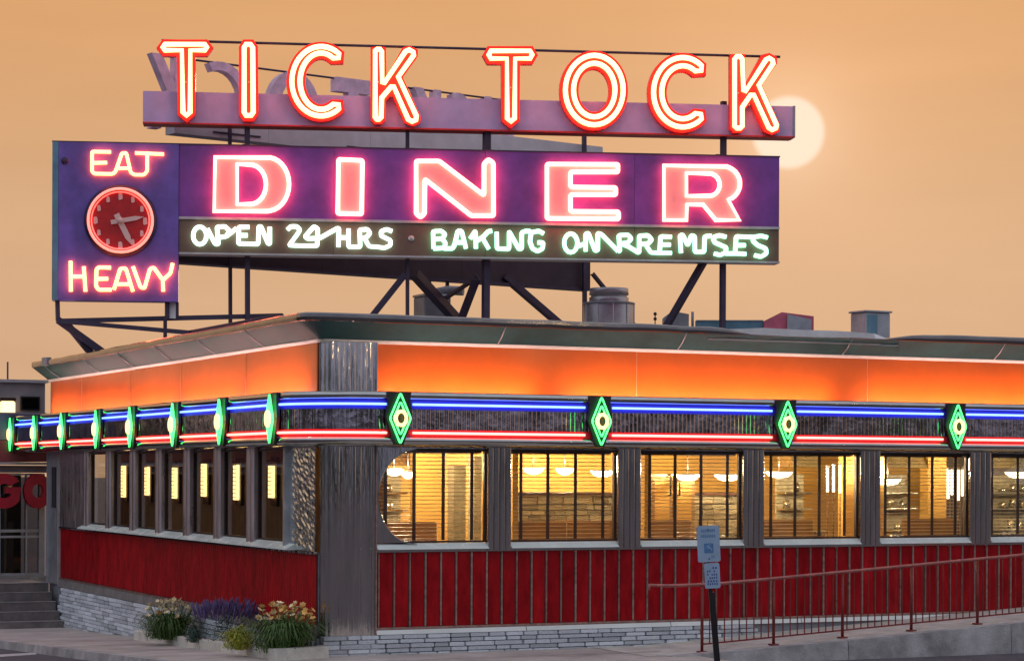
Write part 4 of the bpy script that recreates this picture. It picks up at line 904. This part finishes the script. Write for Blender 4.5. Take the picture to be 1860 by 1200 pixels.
def roofbox(px0, px1, pyt, D, m, name, lab, cat, lid=None, rot=0., dep=None, peak=None):
    a, b = drop(px0, pyt, D), drop(px1, pyt, D); w = (b-a).length; c = (a+b)/2; t = thing(name, (c.x, c.y, 4.75), lab, cat); d = dep or w
    R = Matrix.Rotation(rot-YAW, 3, 'Z'); zt = c.z; h = zt-4.75
    def tr(mb):
        mb.v = [R @ v + Vector((c.x, c.y, 0)) for v in mb.v]; return mb
    if peak: mk('body', tr(MB().add([(-w/2,-d/2,4.75),(w/2,-d/2,4.75),(w/2,d/2,4.75),(-w/2,d/2,4.75),(-w/2,-d/2,zt-peak),(-w*.15,-d/2,zt),(w/2,-d/2,zt-peak*.45),(w/2,d/2,zt-peak*.45),(-w*.15,d/2,zt),(-w/2,d/2,zt-peak)], [(0,1,6,5,4),(2,3,9,8,7),(0,4,9,3),(1,2,7,6),(4,5,8,9),(5,6,7,8)])), m, t)
    else: mk('body', tr(MB().bevbox(-w/2, w/2, -d/2, d/2, 4.75, zt, .02)), m, t)
    if lid: mk('lid', tr(MB().bevbox(-w/2-.03, w/2+.03, -d/2-.03, d/2+.03, zt+.002, zt+.04, .01)), M['hvac'], t); mk('grille', tr(MB().box(-w/2+.05, -.03, -d/2-.012, -d/2-.002, 5.0, zt-.05)), M['teal'], t)
    return t, c
roofbox(1553, 1609, 569, 44, M['hvac'], 'rooftop_unit', 'square grey rooftop unit with lid, alone right of the sign', 'roof unit', lid=1, rot=.5, dep=.5)
t, c = roofbox(1385, 1474, 569, 46, M['pinkbox'], 'roof_hatch', 'low faded red roof hatch right of the last sign post', 'roof hatch', peak=.18, dep=.7)
a, b = drop(1430, 572, 45.6), drop(1474, 580, 45.6); mk('grey_side', MB().add([(a.x,a.y,4.75),(b.x,b.y,4.75),(b.x,b.y,b.z),(a.x,a.y,a.z+.02)], [(0,1,2,3)]), M['hvac'], t)
t, c = roofbox(1204, 1250, 566, 47, M['hvac'], 'roof_vent_box', 'small slanted grey vent box behind the rightmost brace', 'vent', peak=.14, dep=.4)
mk('pipe', MB().tube([drop(1258, 600, 47), drop(1258, 566, 47)], .03, 6), M['hvac'], t)
q = drop(1190, 600, 47); t = thing('vent_pipe', (q.x, q.y, 4.75), 'thin dark pipe with two knobs left of the vent box', 'pipe'); mk('pipe_stem', MB().tube([(q.x,q.y,4.75), drop(1190, 569, 47)], .012, 6), M['frame'], t)
for y_ in (570, 579): cq = drop(1190, y_, 47); mk('knob', MB().lathe([(0,.045),(.035,.02),(.035,-.02),(0,-.045)], cq, 10), M['frame'], t)
a, b = drop(1264, 584, 46), drop(1385, 584, 46); t = thing('roof_curb', (a+b)/2-Vector((0,0,.8)), 'low teal roof curb between vent box and faded red hatch', 'roof curb')
mb = MB().bar(a-Vector((0,0,.4)), b-Vector((0,0,.4)), .3, .8); mk('curb_body', mb, M['teal'], t); mk('curb_cap', MB().bar(a+Vector((0,0,.012)), b+Vector((0,0,.012)), .36, .02), M['hvac'], t)

# ================================================================== ENTRANCE WING (left)
YW = 18.75
def wz(y_, x_=40): return ony(x_, y_, YW).z
wing = thing('takeout_wing', (-2.5, YW, 0), 'grey entrance wing with red GO letters over dark glazed front', 'building')
XA, XB = -7.5, ony(84, 900, YW).x
z_land = .24
box('wing_wall', XA, XB, YW, YW+6, wz(838), wz(749), M['grey_wall'], wing); box('fascia_band', XA, XB+.02, YW-.25, YW-.002, wz(838), wz(800), M['maroon'], wing); box('upper_band', XA, XB, YW-.12, YW-.002, wz(799), wz(752), M['wing_blue'], wing)
box('soffit_strip', XA, XB, YW-.30, YW-.002, wz(844), wz(839), M['alum'], wing); box('letter_board', XA, XB, YW-.08, YW-.0, wz(858), wz(845), M['grey_wall'], wing)
box('upper_storey', XA, XB+.2, YW+1.0, YW+6, wz(760), wz(692), M['grey_wall'], wing); box('parapet_cap', XA, XB+.25, YW+.9, YW+6.1, wz(691.5), wz(686), M['alum'], wing)
q0, q1 = ony(37, 745, YW+.98), ony(72, 720, YW+.98); wv = box('upper_window', q0.x, q1.x, YW+.95, YW+.998, q0.z, q1.z, M['dark_in'], wing); box('pane', q0.x+.03, q1.x-.03, YW+.935, YW+.948, q0.z+.03, q1.z-.03, M['darkglass'], wv)
gz0, gz1 = wz(1045), wz(859)
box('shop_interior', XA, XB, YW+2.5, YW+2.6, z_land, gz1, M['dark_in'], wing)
for xa, xb in ((0, 46), (48, 70), (-60, -2)):
    a, b = ony(xa, 950, YW).x, ony(xb, 950, YW).x
    wn = mk('window', MB().box(a, b, YW, YW+.05, gz0, gz0+.06), M['alum'], wing); mk('transom', MB().box(a, b, YW, YW+.05, wz(966), wz(961)), M['alum'], wn); mk('head', MB().box(a, b, YW, YW+.05, gz1-.05, gz1), M['alum'], wn); mk('pane', MB().box(a, b, YW+.02, YW+.028, gz0+.06, gz1-.06), M['darkglass'], wn)
for xa, xb in ((46, 48.5), (70, 80), (-3, 0)): box('mullion', ony(xa, 950, YW).x, ony(xb, 950, YW).x, YW-.05, YW+.09, z_land, gz1, M['alum'], wing)
box('door_rail', ony(-20, 950, YW).x, ony(70, 950, YW).x, YW-.06, YW-.02, wz(976), wz(972), M['alum'], wing); box('base_wall', XA, XB, YW-.02, YW+.12, z_land-.9, gz0, M['kerb'], wing); box('landing', -7.2, -.1, 16.6, YW-.03, -.9, z_land, M['step'], wing)
def gp(px_, py_, o): return ony(px_, py_, YW) + Vector((0, -o, 0))
Gl = [(-6+.52*(x_), y_) for x_, y_ in []]
def bigletter(ch, loops):
    mk('shop_letter', MB().plate(loops, lambda q: gp(q[0], q[1], .32), lambda q: gp(q[0], q[1], .14)), M['go_red'], wing, label='big red letter %s' % ch)
Gout = ell(2, 891, 33, 31.5, 318, 22, 26)
Gpoly = ell(2, 891, 33, 31.5, -30, -330+0, 26)
Gpoly = [(2+33*cos(radians(a)), 891+31.5*sin(radians(a))) for a in range(-35, -326, -10)] + [(33, 884), (4, 884), (4, 895), (15, 896)] + [(2+15*cos(radians(a)), 891+13*sin(radians(a))) for a in range(-320, -34, 12)]
bigletter('G', [Gpoly]); bigletter('O', [ell(63, 891, 25, 31.5, n=30), ell(63, 891, 10, 12.5, n=24)])
q = ony(13, 730, YW+.9); t = thing('wall_light', q, 'lit amber wall lamp on the grey wing above the marquee end', 'wall lamp'); mk('lit_shade', MB().bevbox(q.x-.16, q.x+.16, q.y-.12, q.y, q.z-.26, q.z+.02, .03), NEON['wing_lamp'], t); mk('housing', MB().bevbox(q.x-.18, q.x+.18, q.y-.14, q.y+.05, q.z+.03, q.z+.1, .02), M['handle'], t)
q = ony(14, 705, YW+1.2); t = thing('antenna', (q.x, q.y, wz(691)), 'thin dark antenna pole above the lit wall lamp', 'antenna'); mk('pole', MB().tube([(q.x,q.y,q.z-.2), ony(14, 657, YW+1.2)], .02, 6), M['frame'], t); mk('pole_base', MB().tube([(q.x,q.y,q.z-.25),(q.x,q.y,q.z+.05)], .05, 8), M['frame'], t)
steps = thing('entrance_steps', (-2, 15.6, -.65), 'dark concrete steps up to the entrance wing beside the stone plinth', 'steps')
for k in range(5):
    z1 = -.47+.18*k-.0; y0_ = 14.95+.34*k
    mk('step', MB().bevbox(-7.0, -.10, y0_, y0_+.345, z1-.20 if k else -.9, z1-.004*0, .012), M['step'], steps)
    mk('nosing', MB().bevbox(-7.0, -.10, y0_-.012, y0_+.03, z1+.002, z1+.014, .004), M['kerb'], steps)

# ================================================================== PLANTER AND PLANTS
PL0, PL1, PL2 = onground(243, 1161), onground(500, 1200), onground(598, 1194)
PLb = Vector((-.11, PL0.y+.25, 0)); PLc = Vector((.15, -.16, 0))
planter = thing('planter_bed', (PL1.x, PL1.y, gz(PL1.y)), 'low pale kerbed flower bed at the corner of the left wall', 'planter')
ring = [PL0, PL1, PL2]
def kerbrun(a, b, w=.17, h=.17):
    a, b = Vector((a.x, a.y, gz(a.y))), Vector((b.x, b.y, gz(b.y))); d = (b-a); d.z = 0; nrm = Vector((-d.y, d.x, 0)).normalized()*w
    if nrm.dot(Vector((1,1,0))) < 0: nrm = -nrm
    L = d.length; k = max(1, round(L/1.5))
    for i in range(k):
        p_, q_ = a.lerp(b, i/k), a.lerp(b, (i+1)/k-.008/L*1); mb = MB(); c_ = .02
        vs = [p_-UP*.1, q_-UP*.1, q_+UP*(h-c_), p_+UP*(h-c_), p_+nrm*.15+UP*h, q_+nrm*.15+UP*h, q_+nrm+UP*h, p_+nrm+UP*h, p_+nrm-UP*.1, q_+nrm-UP*.1]
        mb.add(vs, [(0,1,2,3),(3,2,5,4),(4,5,6,7),(7,6,9,8),(0,3,4,7,8),(1,9,6,5,2)]); mk('kerb_stone', mb, M['ramp'], planter)
kerbrun(PL0, PL1); kerbrun(PL1, PL2); kerbrun(Vector((-.10, PL0.y+.5, 0)), PL0)
mb = MB(); sp = [PL0+Vector((.1,.05,0)), PL1+Vector((.1,.1,0)), PL2+Vector((0,.12,0)), Vector((-.1,.0,0)), Vector((-.1, PL0.y+.4, 0))]
mb.add([(p_.x, p_.y, gz(p_.y)+.10) for p_ in sp], [(0,1,2,3,4)]); mk('soil', mb, M['soil'], planter)
def base_at(px_, X):
    """point in the bed under photo column px_ on the line X"""
    q = onleft(px_, 1150, -X); return Vector((X, q.y, gz(q.y)+.10))
def blades(c, n, r, h, w, rnd, droop=.5, up=.0):
    mb = MB()
    for _ in range(n):
        a = rnd.uniform(0, 2*pi); rr = abs(rnd.gauss(0, .5))*r*.75; R_ = r*rnd.uniform(.4, 1.05); H = h*rnd.uniform(.5, 1.0)
        d = Vector((cos(a), sin(a), 0)); s_ = Vector((-sin(a), cos(a), 0))*w*rnd.uniform(.6, 1.2); b0 = c + d*rr
        p1 = b0 + d*R_*.25 + UP*H*.72; p2 = b0 + d*R_*.65 + UP*H*(1.0-.2*droop); p3 = b0 + d*R_ + UP*H*(.9-droop*rnd.uniform(.3, .9))
        mb.add([b0-s_*.7, b0+s_*.7, p1-s_, p1+s_, p2-s_*.8, p2+s_*.8, p3], [(0,1,3,2),(2,3,5,4),(4,5,6)])
    return mb
def leafy(c, n, rx, h, size, rnd):
    mb = MB()
    for _ in range(n):
        u = rnd.random()**.4; a = rnd.uniform(0, 2*pi); ph = rnd.uniform(0, pi/2)
        lump = .75+.35*noise.noise((cos(a)*1.5+c.x, sin(a)*1.5+c.y, ph*2))
        p_ = c + Vector((cos(a)*cos(ph)*rx*u*lump, sin(a)*cos(ph)*rx*u*lump, .03+h*sin(ph)*u*lump*1.2))
        d = Vector((rnd.gauss(0,1), rnd.gauss(0,1), rnd.gauss(.4,1))).normalized(); e = d.orthogonal().normalized(); f_ = d.cross(e); s_ = size*rnd.uniform(.6, 1.3)
        mb.add([p_-e*s_*.4, p_+f_*s_*.9-e*0, p_+e*s_*.4, p_-f_*s_*.3], [(0,1,2,3)])
    return mb
def flower_mesh(m, r):
    mb = MB()
    for k in range(6):
        a = 2*pi*k/6; d = Vector((cos(a), sin(a), 0)); s_ = Vector((-sin(a), cos(a), 0))
        mb.add([(0,0,0), tuple(d*r*.6+s_*r*.33+UP*r*.45), tuple(d*r+UP*r*.5), tuple(d*r*.6-s_*r*.33+UP*r*.45)], [(0,1,2,3)])
    return mesh('flower', mb, m, (0,0,0))[0]
FM = [flower_mesh(M['bloom'], .050), flower_mesh(M['bloom2'], .052)]
def daylily(px_, X, r, h, nb, nf, lab, seed, bloom):
    rnd = random.Random(seed); c = base_at(px_, X); t = thing('daylily', c, lab, 'plant', 'plants in the corner flower bed')
    mk('foliage', blades(c, nb, r, h*.72, .011, rnd), M['leaf'], t); st = MB()
    mk('leaves', leafy(c, nb*4, r*1.0, h*.62, .032, rnd), M['leaf'], t)
    for k in range(nf):
        a = rnd.uniform(0, 2*pi); R_ = r*rnd.uniform(.1, .85); p_ = c + Vector((cos(a)*R_, sin(a)*R_, h*rnd.uniform(.66, 1.02)*(1-.25*(R_/r)**2)))
        st.tube([c+Vector((cos(a)*R_*.3, sin(a)*R_*.3, .1)), c+Vector((cos(a)*R_*.7, sin(a)*R_*.7, (p_.z-c.z)*.6)), p_], .005, 4)
        o = put('flower', FM[1 if rnd.random() < bloom else 0], p_, t); o.rotation_euler = (rnd.uniform(-.9,.9)+.4, rnd.uniform(-.9,.9), rnd.uniform(0,6)); s_ = rnd.uniform(.75, 1.25); o.scale = (s_,s_,s_)
    mk('stems', st, M['leaf'], t)
daylily(308, -.62, .52, .66, 420, 56, 'daylily clump with cream blooms at the far end of flower bed', 3, .12)
daylily(516, -.55, .55, .70, 520, 70, 'daylily clump with orange and cream blooms beside the corner pylon', 5, .55)
rnd = random.Random(9); c = base_at(412, -.45); t = thing('lavender_bush', c, 'dark purple lavender bush in the middle of the flower bed', 'plant', 'plants in the corner flower bed')
mk('foliage', leafy(c, 1700, .52, .52, .022, rnd), M['leaf_grey'], t); mb = MB()
for _ in range(260):
    a = rnd.uniform(0, 2*pi); R_ = .52*sqrt(rnd.random()); p_ = c+Vector((cos(a)*R_, sin(a)*R_, .40+.18*rnd.random()-.3*R_*R_)); q_ = p_+Vector((cos(a)*.06, sin(a)*.06, .12+.08*rnd.random())); mb.tube([p_, p_.lerp(q_,.6), q_], [.004,.011,.004], 5)
mk('bloom_spikes', mb, M['lav'], t)
c = base_at(437, -.95); t = thing('lime_shrub', c, 'small lime green shrub at the front of the flower bed', 'plant', 'plants in the corner flower bed'); mk('foliage', leafy(c, 1500, .36, .34, .026, rnd), M['leaf_lime'], t); mk('blades', blades(c, 130, .28, .30, .01, rnd, .3), M['leaf_lime'], t)
c = base_at(352, -.75); t = thing('grey_leaf_tuft', c, 'small grey green tuft between cream daylily and lavender', 'plant', 'plants in the corner flower bed'); mk('foliage', leafy(c, 420, .17, .26, .03, rnd), M['leaf_grey'], t); mk('blades', blades(c, 60, .16, .28, .009, rnd, .3), M['leaf_grey'], t)

# ================================================================== RAMP RAILING
rail = thing('ramp_railing', (5.4, -RO, 0), 'red metal handrail with posts and balusters along the ramp', 'railing')
HX = [onright(px_, 1060, RO).x for px_ in (1180, 1290)] + [17.0]
def hz(X):
    h1 = onright(1290, 1061, RO); h2 = onright(1858, 1007, RO)
    return h1.z-.0 if X < h1.x else h1.z + (h2.z-h1.z)*(X-h1.x)/(h2.x-h1.x)
pts = [(HX[0]-.02,-RO,hz(5)-.06),(HX[0],-RO,hz(5)+.012),(HX[0]+.3,-RO,hz(5)-.004),(HX[1]-.3,-RO,hz(5)),(HX[1]+.2,-RO,hz(HX[1]+.2)),(17,-RO,hz(17))]
mk('handrail', MB().tube(pts, .026, 8), M['handrail'], rail)
PX = [onright(px_, 1180, RO).x for px_ in (1275, 1405, 1530, 1655, 1775)]; PX += [PX[-1]+1.22*k for k in (1, 2, 3)]
for X_ in PX:
    po = mk('post', MB().tube([(X_,-RO,rz(X_)), (X_,-RO,hz(X_)-.02)], .024, 8), M['rail'], rail); mk('foot_plate', MB().bevbox(X_-.065, X_+.065, -RO-.06, -RO+.06, rz(X_)+.008, rz(X_)+.03, .006), M['rail'], po)
mk('bottom_rail', MB().bar((PX[0]+.03,-RO,rz(PX[0])+.13),(17,-RO,rz(17)+.13), .022, .022), M['rail'], rail)
Xb = PX[0]+.13
while Xb < 14.2:
    if min(abs(Xb-q_) for q_ in PX) > .05: mk('baluster', MB().bar((Xb,-RO,rz(Xb)+.12),(Xb,-RO,hz(Xb)-.02), .014, .014), M['rail'], rail, fix=False)
    Xb += .128

# ================================================================== PARKING SIGN IN FRONT
DS = 27.6
hs = thing('parking_sign', deep(1303, 1215, DS), 'leaning black pole with pale blue parking plates before the ramp', 'street sign')
tl = .045
ctr = deep(1287, 987, DS); dn = (deep(1303, 1200, DS)-deep(1292, 1075, DS)).normalized(); up_ = -dn; nr = -FWD; rt_ = up_.cross(nr).normalized()
if rt_.dot(RGT) < 0: rt_ = -rt_
up2 = (UP*.985 - RGT*.05).normalized(); rt2 = (RGT + UP*.05).normalized()
u_ = DS/F
def sp_(a, b, o): return ctr + rt2*a*u_ + up2*b*u_ + nr*o
def splate(name, w, h, cx, cy, m, o=.0, r=4, th=.004, parent=hs):
    q = fillet([(cx-w/2, cy-h/2), (cx+w/2, cy-h/2), (cx+w/2, cy+h/2), (cx-w/2, cy+h/2)], r, True, 3)
    return mk(name, MB().plate([q], lambda p_: sp_(p_[0], p_[1], o+th), lambda p_: sp_(p_[0], p_[1], o)), m, parent)
pl1 = splate('sign_plate', 41, 66, 0, 0, M['plate_sign']); pl2 = splate('sign_plate', 28, 46, 4, -58, M['plate_sign'])
rnd = random.Random(4)
for yy_, n_, hh in ((24, 7, 5), (14, 8, 5)):
    for k in range(n_): splate('printed_mark', 26/n_*.62, hh, -13+26*(k+.5)/n_, yy_+rnd.uniform(-.3,.3), M['sign_ink'], .0045, .4, .0008, pl1)
splate('printed_symbol', 17, 18, 0, -8, M['sign_ink'], .0045, 2, .0008, pl1)
wc_ = [(-2,5),(0,6.6),(1.6,5),(1,3.6),(1.2,1),(5,1),(6.4,-5),(5,-5.4),(3.8,-1),(-1,-1),(-1.6,3.4)]
mk('printed_symbol', MB().plate([wc_], lambda p_: sp_(p_[0]*.9, p_[1]*.9-8, .0066), lambda p_: sp_(p_[0]*.9, p_[1]*.9-8, .0056)), M['plate_sign'], pl1)
for yy_, n_ in ((-24, 6), (-44, 4), (-50, 5), (-56, 5), (-62, 5), (-68, 4), (-73, 5)):
    for k in range(n_):
        if rnd.random() < .8: splate('printed_mark', 20/n_*.6, 3.6, (0 if yy_ > -30 else 4)-10+20*(k+.5)/n_, yy_+rnd.uniform(-.4,.4), M['sign_ink'] if yy_ > -30 else M['sign_ink2'], .0045, .3, .0008, pl1 if yy_ > -30 else pl2)
top = deep(1281, 950, DS)+FWD*.035; bot = deep(1304, 1215, DS)+FWD*.03; d_ = (bot-top); bot = top + d_*((top.z+.20)/max(1e-3, -d_.z))
mk('pole', MB().bar(top+Vector((0,0,-.1)), bot, .045, .05, up=FWD), M['pole'], hs)
midp = top.lerp(bot, .42); mk('pole_sleeve', MB().bar(deep(1292.5, 1075, DS)+FWD*.03, bot, .072, .07, up=FWD), M['pole'], hs)
for b_ in (26, -27): mk('bolt', MB().lathe([(.009,0),(.009,.006),(0,.008)], sp_(0, b_, .004), 8, nr), M['handle'], hs)

# ================================================================== WHAT THE METAL MIRRORS: unseen trees and lamps around the lot
def belt(name, p0, p1, n, h, seed):
    rnd = random.Random(seed); mb = MB(); p0, p1 = Vector(p0), Vector(p1)
    for i in range(n):
        c_ = p0.lerp(p1, (i+rnd.uniform(.1, .9))/n) + Vector((rnd.uniform(-3, 3), rnd.uniform(-3, 3), 0)); H = h*rnd.uniform(.6, 1.15); R_ = H*rnd.uniform(.35, .5)
        mb.tube([c_, c_+UP*H*.6], [.25, .12], 6)
        for k in range(150):
            a = rnd.uniform(0, 2*pi); ph = rnd.uniform(-.9, 1.5); q_ = c_ + UP*H*.58 + Vector((cos(a)*cos(ph)*R_, sin(a)*cos(ph)*R_, sin(ph)*H*.42))*rnd.uniform(.55, 1.05)
            d = Vector((rnd.gauss(0,1), rnd.gauss(0,1), rnd.gauss(0,1))).normalized(); e = d.orthogonal().normalized()*rnd.uniform(.4, .95); f_ = d.cross(e)
            mb.add([q_-e, q_+f_*.8, q_+e, q_-f_*.7], [(0,1,2,3)])
    return mk(name, mb, M['far_leaf'], kind='stuff', fix=False)
belt('mirrored_tree_belt', (-70, -78, -.2), (110, -62, -.2), 34, 8.5, 21); belt('mirrored_tree_belt', (-46, -50, -.2), (-52, 130, -.2), 34, 7.5, 22)  # unseen tree belts added as dark shapes for the metal to mirror
def street_lamp(x, y, h, lab):
    t = thing('street_lamp', (x, y, -.18), lab, 'street lamp', 'lit lamps across the lot')
    mk('lamp_post', MB().tube([(x,y,-.18),(x,y,h)], [.10,.06], 10), M['pole'], t); mk('arm', MB().tube([(x,y,h-.1),(x-.3,y+.4,h+.15),(x-.7,y+.9,h+.2)], .035, 8), M['pole'], t)
    hd = mk('lamp_head', MB().bevbox(x-1.05, x-.5, y+.75, y+1.25, h+.12, h+.26, .03), M['hvac'], t); mk('lens', MB().bevbox(x-1.0, x-.55, y+.8, y+1.2, h-.04, h+.115, .03), NEON['street'], hd)
street_lamp(17.2, -28, 6.2, 'lit street lamp across the lot mirrored in the metal above the second window'); street_lamp(38, -46, 7.5, 'lit street lamp added farther along the lot for the metal to mirror')
street_lamp(-24, 22, 5.8, 'lit street lamp added far to the left for the metal to mirror')  # second and third lamps are unseen, added for the metal to mirror

# ------------------------------------------------------------------ render settings that travel with the file
scene.cycles.use_denoising = True; scene.cycles.max_bounces = 8; scene.cycles.diffuse_bounces = 3; scene.cycles.glossy_bounces = 4
scene.cycles.transparent_max_bounces = 12; scene.cycles.caustics_reflective = False; scene.cycles.caustics_refractive = False
scene.cycles.sample_clamp_indirect = 4.0
